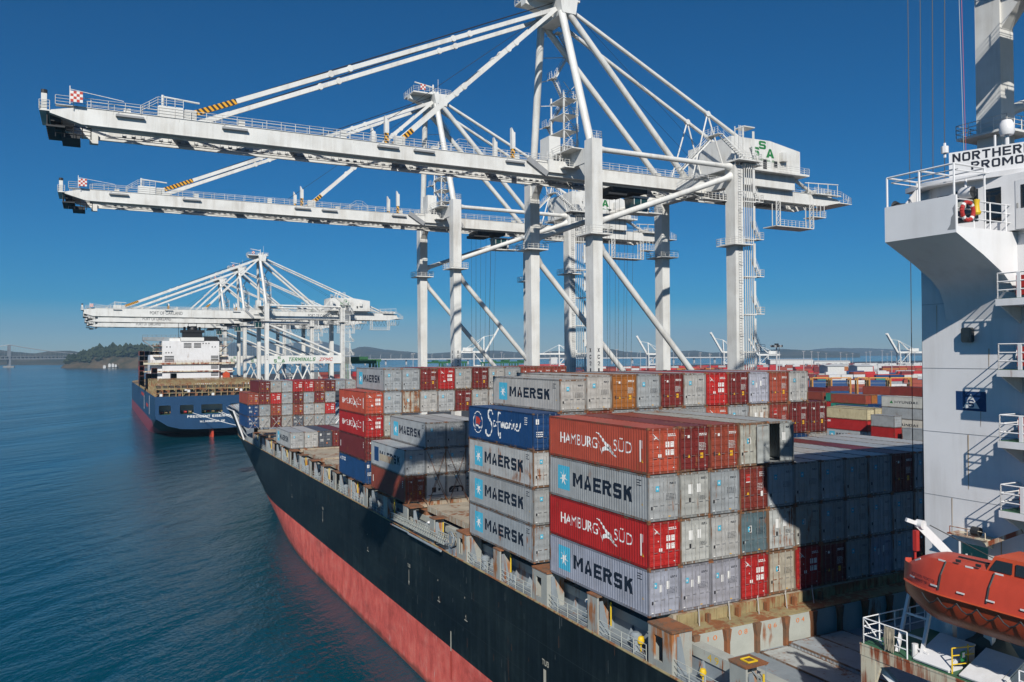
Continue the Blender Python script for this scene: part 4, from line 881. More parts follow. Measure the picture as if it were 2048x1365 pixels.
mb = MB(); mb.tube((3.6,-18.3,24.2),(3.45,-18.15,39),.012,4,0); mb.tube((3.66,-18.35,24.2),(3.55,-18.22,39),.011,4,1); sup('halyard', mb, ['cell_grey', 'red_paint'])
# lifebuoy and smoke float on the wing rail: hang there, things of their own
lb = MB(); n = 20
for i in range(n):
    a0, a1 = 2*math.pi*i/n, 2*math.pi*(i+1)/n; c = V((.55,-20.42,21.85)); p = c+V((math.cos(a0)*.30,-.04*math.cos(a0),math.sin(a0)*.36)); q2 = c+V((math.cos(a1)*.30,-.04*math.cos(a1),math.sin(a1)*.36)); lb.tube(p, q2, .085, 8, 1 if i % 5 == 2 else 0)
solo('lifebuoy', lb, ['red_paint', 'label_white'], 'red lifebuoy ring hanging on the bridge wing railing', 'lifebuoy')
lb = MB().lathe((1.12,-20.42,21.75), [(0,0),(.13,0),(.17,.08),(.12,.2),(.1,.45),(.13,.6),(0,.64)], 12); solo('smoke_float', lb, 'yellow_paint', 'yellow smoke float beside the red lifebuoy on the bridge wing', 'buoy')
# S emblem on the house side
mb = MB(); x = 3.992
mb.add([(x,-17.48,13.68),(x,-18.86,13.66),(x,-18.86,14.52),(x,-17.48,14.52)], [(0,1,2,3)]); mb.add([(x-.005,-17.8,13.78),(x-.005,-18.56,13.78),(x-.005,-18.18,14.42)], [(0,1,2)], 1); mb.text('S', (x-.010,-18.05,13.82), (0,-1,0), (0,0,1), .27, .33, 2, .24)
sup('house_emblem', mb, ['logo_blue', 'label_white', 'logo_blue'])
mb = MB(); mb.prism([(3.7,-17.95,16.75),(3.7,-18.0,16.68),(3.7,-18.36,16.68),(3.7,-18.42,16.75),(3.7,-18.42,17.25),(3.7,-18.36,17.33),(3.7,-18.0,17.33),(3.7,-17.95,17.25)], (.22,0,0)); mb.box(3.9,-18.3,16.9,4.0,-18.05,17.1); sup('floodlight', mb, 'window_glass')
# balconies with railings, brackets and red hose boxes
for i, z in enumerate((18.42, 15.52, 12.62, 9.78)):
    mb = MB(); y0 = -20.2; mb.box(2.6, -36, z-.28, 3.998, y0, z); mb.box(2.62, -35.9, z, 3.99, y0-.03, z+.012, 1)
    for k in range(4): yy = y0-.15-k*2.4; mb.prism([(2.62,yy,z-.28),(3.995,yy,z-.28),(3.995,yy,z-1.0)], (0,-.05,0))
    mb.prism([(2.75,y0-.05,z-.28),(3.995,y0-.05,z-.28),(3.995,y0-.05,z-.95),(3.6,y0-.05,z-.6)], (0,-15,0)) if False else None
    bal = part(ship, 'balcony', mb, ['ship_white', 'deck_green'])
    mb = MB(); mb.rail([(3.9,y0-.06,z),(2.66,y0-.06,z),(2.66,-27,z)], 1.05, 1.15, .03); mb.box(2.63,y0-1.0,z,2.68,y0-.85,z+1.05); link('balcony_railing', mb.move(-wroot(bal)).me('balcony_railing', ['ship_white']), bal)
    mb = MB(); mb.box(3.1, y0-.95, z+.15, 3.9, y0-.55, z+.95); link('hose_box', mb.move(-wroot(bal)).me('hose_box', ['red_paint']), bal)
mb = MB(); mb.box(3.2,-19.3,8.25,4.0,-17.5,8.31); mb.prism([(3.2,-19.0,8.25),(4,-19.0,8.25),(4,-19.0,7.8)], (0,-.06,0)); mb.lathe((3.4,-18.7,8.55), [(0,-.2),(.2,-.18),(.2,.15),(0,.2)], 10, 1, 'y'); mb.beam((3.3,-19.2,8.1),(3.5,-20.6,8.9),.12,.18); mb.rail([(3.25,-17.6,8.3),(3.25,-19.2,8.3)], .3, .8, .02, 1); sup('light_shelf', mb, ['ship_cream', 'dark_steel'])
mb = MB(); mb.box(3.15,-19.35,7.0,3.2,-18.2,8.0); mb.tube((3.1,-18.15,6.0),(3.1,-18.15,8.05),.04,5,1); sup('wind_screen', mb, ['cab_glass', 'ship_white'])
# ---- boat deck
ZB = 3.5; YF = -15.75
mb = MB(); mb.box(-.3, -40, ZB-.03, 4.0, YF, ZB); sup('boat_deck', mb, 'deck_green')
mb = MB(); mb.box(-.32, -40, ZB-.5, -.2, YF, ZB-.03); mb.box(-.2, YF-.12, ZB-.5, 4.0, YF, ZB-.03); mb.box(-.34,-40,ZB-.06,-.32,YF,ZB+.02)
for y in (YF, -22.4, -29): mb.box(-.3, y-.75, DK, -.12, y-.02, ZB-.5); mb.box(-.12, y-.2, DK, .5, y-.02, ZB-.5)
for y0 in (YF-.75, -23.15): mb.prism([(-.29,y0-.0,ZB-.5),(-.29,y0-.9,ZB-.5),(-.29,y0-.25,ZB-.75),(-.29,y0,ZB-1.5)], (.14,0,0))
mb.beam((.2,YF-.3,ZB-.7),(1.6,-21.5,DK+.4),.25,.25,1)
sup('boat_deck_frame', mb, ['ship_cream', 'ship_white'])
mb = MB(); mb.rail([(-.2,-18.0,ZB),(-.2,YF-.1,ZB),(3.9,YF-.1,ZB)], 1.1, 1.0, .03); mb.rail([(-.2,-22.6,ZB),(-.2,-30,ZB)], 1.1, 1.1, .028); mb.tube((-.2,YF-.1,ZB+1.1),(.3,-16.4,ZB),.03,5); sup('boat_deck_railing', mb, 'ship_white')
mb = MB(); r_ = random.Random(8)
for i in range(22): y = -16.95-.022*i-.05*r_.random(); zz = ZB+.05+.15*r_.random(); mb.path([(-.24-.05*r_.random(),y,ZB+1.08),(-.27-.06*r_.random(),y-.02,ZB+.6),(-.24-.08*r_.random(),y+.05*r_.random(),zz)], .02, 4)
solo('rope_coil', mb, 'rope_fibre', 'tan rope coil draped over the white boat deck railing', 'rope')
mb = MB()
for y in (-17.25, -18.35): mb.beam((.15,y,ZB),(1.4,y+.3,ZB+2.3),.12,.16); mb.beam((1.4,y+.3,ZB+2.3),(2.2,y+.4,ZB+2.5),.1,.14)
mb.beam((.55,-17.15,ZB+.75),(.55,-18.25,ZB+.75),.08,.08); mb.beam((.95,-17.1,ZB+1.5),(.95,-18.2,ZB+1.5),.08,.08); mb.lathe((.3,-18.0,ZB), [(.13,0),(.13,.55),(0,.57)], 10); mb.path([(.3,-18.0,ZB+.4),(.3,-18.6,ZB+.3)], .05, 5)
sup('boarding_frame', mb, 'ship_white')
mb = MB()
for x, y in ((2.2,-18.3),(2.2,-20.0),(3.0,-17.6)): mb.beam((x,y,ZB),(x,y,6.2),.35,.3)
mb.beam((2.2,-18.3,5.9),(2.2,-20,5.9),.3,.3); sup('davit_pedestal', mb, 'ship_white')
mb = MB(); mb.beam((2.6,-18.7,6.3),(.7,-17.05,9.0),.22,.34,0); mb.beam((.7,-17.05,9.0),(.2,-16.82,9.2),.14,.16,0); mb.lathe((.72,-17.1,9.0), [(0,-.15),(.19,-.15),(.19,.15),(0,.15)], 12, 0, 'y'); mb.box(.42,-17.12,7.9,.62,-16.95,8.75,1); mb.tube((.5,-17.0,7.9),(.5,-17.0,7.3),.05,6,1); mb.tube((.9,-17.4,9.0),(2.9,-20.5,7.2),.02,4,2); mb.rail([(2.3,-16.6,6.3),(2.3,-20.5,6.3)], .9, .9, .03); mb.box(1.9,-20.6,6.2,3.9,-16.4,6.3); mb.beam((3.0,-17.6,6.2),(3.0,-17.6,7.6),.06,.06); mb.move((0,-.92,0))
sup('boat_davit', mb, ['ship_white', 'red_paint', 'rope_steel'])
# white hatch lids, yellow gate, tarpaulin
for i, (y0, y1) in enumerate(((-18.25,-19.75),(-20.25,-21.75))):
    mb = MB(); mb.prism([(-.05,y0,ZB),(1.55,y0,ZB+.02),(1.6,y0,ZB+.75)], (0,y1-y0,0)); mb.prism([(-.12,y0+.03,ZB+.06),(1.62,y0+.03,ZB+.82),(1.60,y0+.03,ZB+.88),(-.14,y0+.03,ZB+.12)], (0,y1-y0-.06,0)); mb.tube((.3,y1+.1,ZB+.3),(.9,y1+.1,ZB+.62),.02,5,1)
    solo('locker_lid', mb, ['ship_white', 'steel_bar'], ['white sloping locker lid by the boat deck railing, ahead of the yellow gate', 'white sloping locker lid aft of the yellow gate on the boat deck'][i], 'locker')
mb = MB()
for x in (.0, 1.0):
    mb.tube((x,-19.85,ZB),(x,-19.85,ZB+1.0),.03,5)
for z in (.35,.7,1.0): mb.tube((0,-19.85,ZB+z),(1.0,-20.1,ZB+z),.026,5)
mb.box(.35,-20.0,ZB+.45,.65,-19.97,ZB+.85,1); mb.box(.42,-20.007,ZB+.6,.58,-20.0,ZB+.8,2); sup('yellow_gate', mb, ['yellow_paint', 'green_paint', 'label_white'])
mb = MB(); mb.lathe((2.6,-19.8,ZB), [(.95,0),(1.0,.3),(.85,.75),(.55,1.05),(.3,1.15),(0,1.2)], 11); r_ = random.Random(2); mb.v = [(x+r_.uniform(-.12,.12), y+r_.uniform(-.12,.12), z+r_.uniform(-.08,.08)) for x, y, z in mb.v]
solo('tarpaulin_bundle', mb, 'canvas_green', 'dark grey-green tarpaulin bundle lying on the green boat deck under the lifeboat', 'tarpaulin')
# ---- lifeboat
YB, YS = -17.55, -26.4; XB = .35; LB = YB-YS
def bsec(t):                              # cross-section at t (0 bow .. 1 stern): list of (x, z)
    e = math.sin(min(1, t/.34)*math.pi/2)**.62 if t < .34 else (1 if t < .8 else 1-.3*((t-.8)/.2)**2)
    w = 1.42*e+.02; kz = 5.35+.75*max(0,1-t/.24)**1.5+.3*max(0,(t-.85)/.15)**2; tz = 8.15-.95*max(0,1-t/.22)**1.7-.35*max(0,(t-.82)/.18)**2
    pts = [(0,kz),(.55*w,kz+.25),(.9*w,kz+.75),(1.0*w,6.75),(1.03*w,6.85),(.98*w,7.0),(.86*w,7.55),(.6*w,tz-.12),(.25*w,tz),(0,tz)]
    return pts
NS = 36; full = []
for i in range(NS+1):
    s_ = bsec(i/NS); full.append([(XB+x, YB-LB*i/NS, z) for x, z in s_]+[(XB-x, YB-LB*i/NS, z) for x, z in s_[-2:0:-1]])
k = len(full[0]); lbt = thing('lifeboat', 'orange enclosed lifeboat slung in its davit beside the white deckhouse', 'lifeboat', (XB,(YB+YS)/2,5.35))
def lring(j0, j1):
    mb = MB(); idx = [j % k for j in range(j0, j1+1)]
    for row in full: mb.v += [row[j] for j in idx]
    w = len(idx)
    for i in range(NS):
        for j in range(w-1): mb.f.append((i*w+j, i*w+j+1, (i+1)*w+j+1, (i+1)*w+j)); mb.m.append(0)
    return mb
up_ = lring(4, 14); up_.poly([full[NS][j] for j in range(4, 15)]); part(lbt, 'canopy', up_, 'boat_orange')
lw = lring(14, 22); lw2 = lring(0, 4); lw.add(lw2.v, lw2.f); lw.poly([full[NS][j] for j in list(range(14, 18))+list(range(0, 5))]); part(lbt, 'hull', lw, 'boat_orange_bright')
def bpt(t, j, off=.02):
    a = full[int(t*NS)][j]; b2 = full[min(NS, int(t*NS)+1)][j]; p = V(a).lerp(V(b2), t*NS-int(t*NS)); return p+V(((p.x-XB) and math.copysign(off, p.x-XB), 0, 0))
mb = MB(); pts = [bpt(i/NS, 14, .05) for i in range(2, NS+1)]; mb.path(pts, .05, 5, 0); part(lbt, 'rubbing_strake', mb, 'boat_orange_bright')
mb = MB()
for i in range(8):
    t0, t1 = .2+i*.09, .29+i*.09; a, c = bpt(t0, 14, .1), bpt(min(t1,.99), 14, .1); mb.path([a-V((0,0,.12)), a.lerp(c,.25)-V((0,0,.33)), a.lerp(c,.5)-V((0,0,.42)), a.lerp(c,.75)-V((0,0,.33)), c-V((0,0,.12))], .028, 5)
part(lbt, 'grab_line', mb, 'rope_steel')
mb = MB()
for t in (.10,.24,.37,.5,.64,.77,.9):
    for j in (13, 11): a, c = bpt(t, j, .03), bpt(t+.035, j, .03); mb.beam(a+V((0,0,.12 if j == 13 else 0)), c+V((0,0,.12 if j == 13 else 0)), .02, .06)
part(lbt, 'reflective_tape', mb, 'label_white')
mb = MB()
for t in (.28, .50):
    mb.path([bpt(t, 13, .03), bpt(t, 12, .03), bpt(t, 11, .05)], .035, 5)
mb.path([bpt(i/20, 10, .0)+V((0,0,.06)) for i in range(6, 15)], .035, 5)
for t in (.33, .42): mb.beam(bpt(t,11,.05)+V((0,0,.15)), bpt(t+.02,11,.05)+V((0,0,.15)), .08, .1)
part(lbt, 'hatch_trim', mb, 'dark_steel')
a, c = bpt(.12, 13, .045), bpt(.26, 13, .045); mb = MB(); ux2 = (c-a).normalized(); lean = V((.12,0,.99)).normalized()
mb.text('NORTHERN PROMOTION', a+V((-.03,0,.22)), ux2, lean, 1.35, .12, 0, .2); mb.text('MONROVIA', a+V((-.03,0,.05))+ux2*.15, ux2, lean, .75, .10, 0, .2)
part(lbt, 'boat_name', mb, 'letter_navy')
cz = 8.0; mb = MB(); y1, y2 = -21.3, -23.6
mb.prism([(XB-.85,y1-.15,cz-.25),(XB-.7,y1-.55,cz+.62),(XB-.7,y2+.1,cz+.62),(XB-.85,y2,cz-.25)], (.7*2+.15,0,0)); tw = part(lbt, 'conning_tower', mb, 'boat_orange_bright')
mb = MB(); mb.prism([(XB-.80,y1-.42,cz+.1),(XB-.74,y1-.65,cz+.5),(XB-.74,y1-1.25,cz+.5),(XB-.80,y1-1.25,cz+.1)], (-.03,0,0)); mb.prism([(XB-.81,y1-1.4,cz+.1),(XB-.75,y1-1.4,cz+.5),(XB-.75,y2+.3,cz+.5),(XB-.81,y2+.2,cz+.1)], (-.03,0,0)); mb.prism([(XB-.6,y1-.27,cz+.05),(XB+.6,y1-.27,cz+.05),(XB+.55,y1-.48,cz+.5),(XB-.55,y1-.48,cz+.5)], (0,.03,.01)); link('tower_window', mb.move(-wroot(tw)).me('tower_window', ['window_glass']), tw)
mb = MB(); a = bpt(.77, 12, .05); mb.box(a.x-.03,a.y-.75,6.95,a.x+.05,a.y+.1,7.85); mb.box(a.x-.045,a.y-.4,7.25,a.x-.03,a.y-.3,7.6,1); mb.box(a.x-.045,a.y-.52,7.38,a.x-.03,a.y-.18,7.47,1); part(lbt, 'side_hatch', mb, ['boat_orange_bright', 'label_white'])
# ================================================================== QUAY CRANES
mk('hazard', (.7,.42,.02), .55)
def hazard_nodes():
    m = MT['hazard']; N = m.node_tree.nodes; L = m.node_tree.links; b = N['Principled BSDF']; tc = N.new('ShaderNodeTexCoord'); w = N.new('ShaderNodeTexWave'); w.bands_direction = 'DIAGONAL'; w.inputs['Scale'].default_value = .75; w.inputs['Distortion'].default_value = 0
    L.new(tc.outputs['Object'], w.inputs[0]); r = N.new('ShaderNodeValToRGB'); r.color_ramp.interpolation = 'CONSTANT'; r.color_ramp.elements[0].color = (.02,.02,.02,1); r.color_ramp.elements[1].position = .5; r.color_ramp.elements[1].color = (.75,.36,.015,1)
    L.new(w.outputs['Fac'], r.inputs[0]); L.new(r.outputs[0], b.inputs['Base Color'])
hazard_nodes()
W_ = 'crane_white'
def crane(label, loc, P, group, sub=None, number='X C 2 1'):
    t = thing('gantry_crane', label, 'crane', loc, group); Z = lambda n, mb, ms: part(t, n, mb, ms, False)
    XL, zp, zw, zl, zb, zt, za = P['XL'], P['zp'], P['zw'], P['zl'], P['zb'], P['zt'], P['za']; x0, x1 = P['x0'], P['x1']; HY = 9.9; gy = 3.15; gw = 1.05
    # legs and lower sills
    for sy in (-1, 1):
        y = sy*HY; mb = MB(); mb.beam((0,y,3.2),(0,y,zp),1.3,2.1,0,(0,1,0),1.75,2.15); mb.beam((0,y,zp),(0,y,zw),1.85,2.15,0,(0,1,0)); Z('leg', mb, W_)
        mb = MB(); mb.beam((XL,y,3.2),(XL,y,zp),1.7,2.3,0,(0,1,0)); mb.beam((XL,y,zp),(XL,y,zl),1.85,2.3,0,(0,1,0)); Z('leg', mb, W_)
        for nm, a, b2, r in (('top_tube', (.8,y,zl-.1), (XL-.8,y,zl-.1), .42), ('upper_brace', (.8,y,zp+2), (XL-.7,y,zl-1.8), .48), ('lower_brace', (.8,y,zp-1.6), (XL-.8,y,P['zlow']), .5)):
            if nm == 'upper_brace' and P['portal']: continue
            mb = MB(); a = V(a); b2 = V(b2); mb.tube(a, b2, r, 16)
            d = (b2-a).normalized()
            for e, s_ in ((a, 1), (b2, -1)): mb.tube(e-d*s_*.5, e+d*s_*1.3, r*1.9, 16, 0, r) if s_ > 0 else mb.tube(e+d*.5, e-d*1.3, r*1.9, 16, 0, r)
            Z(nm, mb, W_)
        if P['portal']:
            mb = MB(); mb.box(.6,y-.8,25.3,XL-.6,y+.8,29.0); Z('portal_beam', mb, W_)
            if sy < 0:
                mb = MB(); yy = y-.82; mb.text('TERMINALS', (9.2,yy,26.4), (1,0,0), (.25,0,1), 12.2, 1.7, 0, .26); mb.text('S', (3.0,yy,26.0), (1,0,0), (0,0,1), 1.3, 1.4, 0, .28); mb.text('A', (6.4,yy,26.0), (1,0,0), (0,0,1), 1.5, 1.4, 0, .28); mb.text('S', (4.7,yy,27.4), (1,0,0), (0,0,1), 1.3, 1.2, 0, .28); mb.text('ZPMC', (XL-11,yy,26.4), (1,0,0), (.25,0,1), 6, 1.6, 1, .22); mb.add([(3.2,yy,25.6),(7.6,yy,25.6),(7.5,yy,25.8),(3.3,yy,25.8)], [(0,1,2,3)]); Z('portal_lettering', mb, ['green_paint', 'flag_red'])
            mb = MB(); mb.tube((XL*.28,y,4),(XL*.55,y,25),.35,10); mb.tube((XL*.78,y,4),(XL*.5,y,25),.35,10); Z('lower_brace', mb, W_)
        mb = MB(); mb.box(-.6,y-.1,zp-.5,.0,y,zp-.4) if False else mb.box(-2.0,y-2.2,zp-.2,2.0,y+2.2,zp); mb.rail([(-2,y-2.2,zp),(2,y-2.2,zp),(2,y+2.2,zp),(-2,y+2.2,zp),(-2,y-2.2,zp)], 1.1, 1.1, .035); Z('leg_platform', mb, [W_])
        mb = MB(); mb.box(XL-2.0,y-2.3,zp-.2,XL+2.0,y+2.3,zp); mb.rail([(XL+2,y-2.3,zp),(XL-2,y-2.3,zp),(XL-2,y+2.3,zp),(XL+2,y+2.3,zp)], 1.1, 1.1, .035); Z('leg_platform', mb, W_)
    for x in (0, XL):
        mb = MB(); mb.box(x-.85,-HY-3,2.0,x+.85,HY+3,4.6); Z('sill_beam', mb, W_)
        for y in (-HY, HY):
            mb = MB(); mb.box(x-.5,y-3,1.0,x+.5,y+3,2.0)
            for k in range(6): mb.lathe((x,y-2.6+k*1.05,.42), [(0,-.15),(.40,-.15),(.40,.15),(0,.15)], 10, 1, 'x')
            Z('bogie', mb, [W_, 'dark_steel'])
    mb = MB(); mb.box(-.8,-HY-1.0,zw-3.4,.8,HY+1.0,zw-1.1); mb.box(-2.6,-HY+2,zw-1.1,-.6,HY-2,zw-.95); mb.rail([(-2.6,-HY+2,zw-.95),(-2.6,HY-2,zw-.95)], 1.1, 1.4, .035); mb.rail([(-.9,-HY-1,zw),(.9,-HY-1,zw),(.9,-HY+1,zw)], 1.1, .9, .035)
    mb.prism([(-.7,-HY+1,zw-3.4),(-.7,-HY+3.2,zw-3.4),(-.7,-HY+1,zw-6)], (1.4,0,0)); mb.prism([(-.7,HY-1,zw-3.4),(-.7,HY-3.2,zw-3.4),(-.7,HY-1,zw-6)], (1.4,0,0)); Z('upper_cross_beam', mb, W_)
    mb = MB(); mb.box(XL-.8,-HY-1.1,zl-3.4,XL+.8,HY+1.1,zl-1.3); Z('upper_cross_beam', mb, W_)
    # hangers from the cross beams to the girders, boom girders
    for sy in (-1, 1):
        y = sy*gy; mb = MB(); o = gw/2
        prof = [(x0,zb+1.0),(x0,zt-.75),(x0+3.4,zt),(x1-6,zt),(x1-1,zt-.5),(x1,zb+1),(x1-5,zb),(x0+3.4,zb)]
        mb.prism([(x,y-o,z) for x, z in prof], (0,gw,0)); mb.box(x0+4,y-sy*o-sy*.45 if sy > 0 else y+o,zb-.28,x1-6,(y-sy*o) if sy > 0 else y+o+.45,zb+.12)
        mb.box(x0+5,y-o-.05,zb-.02,x1-6,y+o+.05,zb+.10)
        for k in range(int((x1-x0)/9)): x = x0+6+k*9; mb.box(x,y-o-.02,zb,x+.06,y+o+.02,zt)
        g = Z('boom_girder', mb, W_)
        mb = MB(); ya = y+sy*(o+.0); yb2 = y+sy*(o+.10); ya = y-sy*.35; mb.box(x0+.6,min(ya,yb2),zt-.02,x1-3,max(ya,yb2),zt+.04); mb.rail([(x0+.6,yb2,zt),(x1-3,yb2,zt)], 1.1, 1.9, .035); mb.rail([(x0+4,y-sy*o,zt),(x1-8,y-sy*o,zt)], 1.1, 3.0, .03, 2)
        for k in range(int((x1-x0)/3.8)): x = x0+3+k*3.8; mb.beam((x,y+sy*o*1.02,zt-.05),(x,y+sy*o*1.02,zt-.45),.05,.04)
        for k in range(9): x = x0+8+k*13.7; mb.box(x,min(ya,yb2)+.1,zt+.05,x+.8,max(ya,yb2)-.1,zt+.5+.25*(k % 3)); mb.rail([(x+3,yb2,zt+.02),(x+4.2,yb2,zt+.9),(x+5.6,yb2,zt+.9),(x+6.8,yb2,zt+.02)], 1.05, 1.3, .03, 2) if k in (3, 6) else None
        w = Z('walkway', mb, W_)
        # lamps under brackets, striped posts
        for x, big in P['lamps']:
            mb = MB(); mb.box(x-1.6,y+sy*o if sy > 0 else y-o-.5,zt-.7,x+1.6,(y+o+.5) if sy > 0 else y-o,zt-.45,1); mb.beam((x-1.6,y+sy*(o+.5),zt-.6),(x-1.2,y+sy*o,zt),.05,.05)
            if big: mb.box(x-.25,y-.3,zt,x+.25,y+.3,zt+1.6,2); mb.box(x-.3,y-.32,zt+1.6,x+.3,y+.32,zt+big,0); mb.prism([(x-.3,y-.32,zt+big),(x+.1,y-.32,zt+big),(x-.3,y-.32,zt+big+.7)], (0,.64,0))
            Z('floodlight_bracket', mb, [W_, 'crane_grey', 'hazard'])
        mb = MB(); mb.tube((0,sy*(HY-.6),zw-.6),(-1.6,sy*3.4,za-1.2),.62,18); Z('mast', mb, W_)
        mb = MB(); mb.tube((-.6,sy*3.6,za-1.2),(P['xk'],y,zt+.2),.52,16); mb.box(P['xk']-1.1,y-.5,zt,P['xk']+1.1,y+.5,zt+.6); Z('back_leg', mb, W_)
        A = V((-2.2,sy*2.6,za-.6))
        for xe, w2, h2 in P['fore']:
            mb = MB(); e = V((xe,y,zt+.9)); d = e-A; mb.beam(A, A+d*.995, w2, h2); 
            for f in (.28,.33,.62,.67): c = A+d*f; mb.lathe(c, [(0,-w2*.75),(h2*.75,-w2*.75),(h2*.75,w2*.75),(0,w2*.75)], 10, 0, 'y')
            mb.beam(e, e-d.normalized()*(6 if xe < -40 else 2.4), w2*1.15, h2*1.15, 1 if (sy < 0 or xe > -40) else 0); mb.box(xe-1.0,y-.45,zt,xe+.5,y+.45,zt+1.3); Z('forestay', mb, [W_, 'hazard'])
        mb = MB(); B_ = V((.8,sy*2.4,za-.3)); e = V((x1-7,y,zt+.2)); mb.tube(B_, e, .34, 12); Z('backstay', mb, W_)
        mb = MB(); f = (XL+.5-B_.x)/(e.x-B_.x); c = B_.lerp(e, f); mb.tube(c, (XL-3.5,y,zt),.14,8); mb.tube(c,(XL+4.2,y,zt+2),.14,8); mb.lathe(c, [(0,-.3),(.5,-.3),(.5,.3),(0,.3)], 10, 0, 'y'); Z('backstay_strut', mb, W_)
        mb = MB()
        for q in (0, .35): mb.path([V((-2,sy*2+q,za+.8)), V((P['fore'][0][0]+1,y+q,zt+1.6))], .045, 4)
        mb.path([V((1,sy*2,za+.3)), V((XL+1,y*.6,zt+5))], .035, 4)
        if sy < 0: mb.path([V((-2,sy*2,za)), V((P['fore'][1][0]-5,y,zt+1.2))], .035, 4)
        Z('boom_hoist_rope', mb, 'rope_steel')
    # cross ties between the girders, catwalk hangers
    mb = MB()
    xs = [x0+1.2]+[x0+14+i*15.5 for i in range(int((x1-x0-20)/15.5)+1)]
    for x in xs: mb.box(x,-gy+.5,zt-1.1,x+1.3,gy-.5,zt-.1)
    for a, b2 in zip(xs, xs[1:]): mb.beam((a+.6,-gy+.4,zt-.3),(b2+.6,gy-.4,zt-.3),.2,.2); mb.beam((a+.6,gy-.4,zt-.5),(b2+.6,-gy+.4,zt-.5),.2,.2)
    Z('girder_ties', mb, W_)
    mb = MB(); y = gy-gw/2-.5
    for k in range(int((x1-x0-16)/1.1)): x = x0+8+k*1.1; mb.box(x,y-.25,zb+.35,x+.5,y+.15,zb+.5); mb.tube((x,y,zb+.5),(x+.2,y,zb+1.2),.03,4)
    mb.tube((x0+6,y,zb+.3),(x1-8,y,zb+.3),.05,4); mb.tube((x0+6,y-.6,zb-.1),(x1-8,y-.6,zb-.1),.05,4); Z('cable_tray', mb, 'crane_grey')
    # boom tip
    mb = MB(); mb.box(x0-.4,-gy-.4,zb-.6,x0+1.6,gy+.4,zb-.4,1); mb.box(x0+1.2,-gy+.8,zb-1.5,x0+3.2,gy-.8,zb-.9,1); mb.rail([(x0+.6,-gy+.3,zb-1.6),(x0+4.4,-gy+.3,zb-1.6)],1.4,.9,.05,3,1); mb.box(x0+4.2,gy-1.4,zb-.9,x0+5.2,gy-.4,zb+.4); mb.box(x0-1.1,-gy-.5,zt-.9,x0,gy+.5,zt-.75); mb.box(x0,-gy+.5,zb+.3,x0+1.2,gy-.5,zt-.9,1)
    for k in range(6): y = -gy+1.1*k; mb.beam((x0-.3,y,zb-.8),(x0-.3,y,zt-.8),.1,.1,1)
    mb.rail([(x0,-gy-.6,zt-.75),(x0-1.1,-gy-.6,zt-.75),(x0-1.1,gy+.6,zt-.75),(x0,gy+.6,zt-.75)], 1.1, 1.2, .035); mb.box(x0-.9,-gy-.4,zt-.75,x0-.3,-gy+.4,zt+1.2); mb.lathe((x0-.6,-gy,zt+1.2), [(.0,0),(.35,0),(.35,.5),(0,.6)], 8, 1)
    Z('boom_tip_platform', mb, [W_, 'dark_steel'])
    mb = MB(); s_ = .33
    for i in range(4):
        for j in range(4): mb.add([(x0+2.2+i*s_,-gy-1.35,zt+.3+j*s_),(x0+2.2+i*s_+s_,-gy-1.35,zt+.3+j*s_),(x0+2.2+i*s_+s_,-gy-1.35,zt+.3+j*s_+s_),(x0+2.2+i*s_,-gy-1.35,zt+.3+j*s_+s_)], [(0,1,2,3)], (i+j) % 2)
    mb.box(x0+2.1,-gy-1.33,zt,x0+2.2,-gy-1.28,zt+2.2,2); mb.beam((x0+2.2,-gy-1.3,zt+1.8),(x0+8,-gy-1.3,zt+1.1),.06,.06,2); Z('checker_sign', mb, ['flag_red', 'label_white', W_])
    mb = MB(); xm = P['fore'][0][0]-2.5; mb.box(xm-1.6,-gy-.6,zt,xm+1.4,-gy+.6,zt+1.4); mb.tube((xm-1,-gy,zt+1.4),(xm-1,-gy,zt+2.9),.18,6); mb.tube((xm-1,-gy,zt+2.7),(xm+3.4,-gy,zt+2.4),.12,6); mb.rail([(xm-3.6,-gy-.7,zt),(xm-1.6,-gy-.7,zt+1.4),(xm+1.4,-gy-.7,zt+1.4)], 1., 1, .035); Z('stay_anchor_house', mb, W_)
    # apex
    mb = MB(); mb.prism([(-6.8,-3,za+1),(-6.8,3,za+1),(2,3.2,za+1),(2,-3.2,za+1)], (0,0,.3)); mb.prism([(-6.8,-.8,za+1),(-6.8,-.8,za+.2),(-2,-1.2,za-1.3),(1,-1.2,za+1)], (0,1.6,0)); mb.prism([(-1.9,-4.2,za-1.6),(.6,-4.2,za-1.6),(1,-4.2,za+1),(-2.4,-4.2,za+1)], (0,8.4,0)); mb.rail([(-6.8,-3,za+1.3),(2,-3.2,za+1.3),(2,3.2,za+1.3),(-6.8,3,za+1.3),(-6.8,-3,za+1.3)], 1.1, 1.2, .04)
    for i in range(5): mb.lathe((-1.8+.9*i,-1+.4*i,za+1.3), [(0,0),(.35,0),(.35,.8+.3*(i % 3)),(0,1)], 8)
    mb.tube((-1,0,za+1.3),(-1,0,za+4.2),.18,6); mb.tube((-1,0,za+3.6),(-5.4,0,za+4.2),.15,6); mb.tube((.6,1,za+1.3),(.6,1,za+6),.05,5); Z('apex_head', mb, W_)
    mb = MB()
    for i in range(3):
        for j in range(3): mb.add([(-5.2+i*.4,-3.12,za+1.7+j*.4),(-4.8+i*.4,-3.12,za+1.7+j*.4),(-4.8+i*.4,-3.12,za+2.1+j*.4),(-5.2+i*.4,-3.12,za+2.1+j*.4)], [(0,1,2,3)], (i+j) % 2)
    Z('checker_sign', mb, ['flag_red', 'label_white'])
    # stairs to the apex along the far mast, stair frame at the hinge
    mb = MB(); p0 = V((2.2,6.2,zt+1.5)); zz = zt+1.2; k = 0; top = za-2
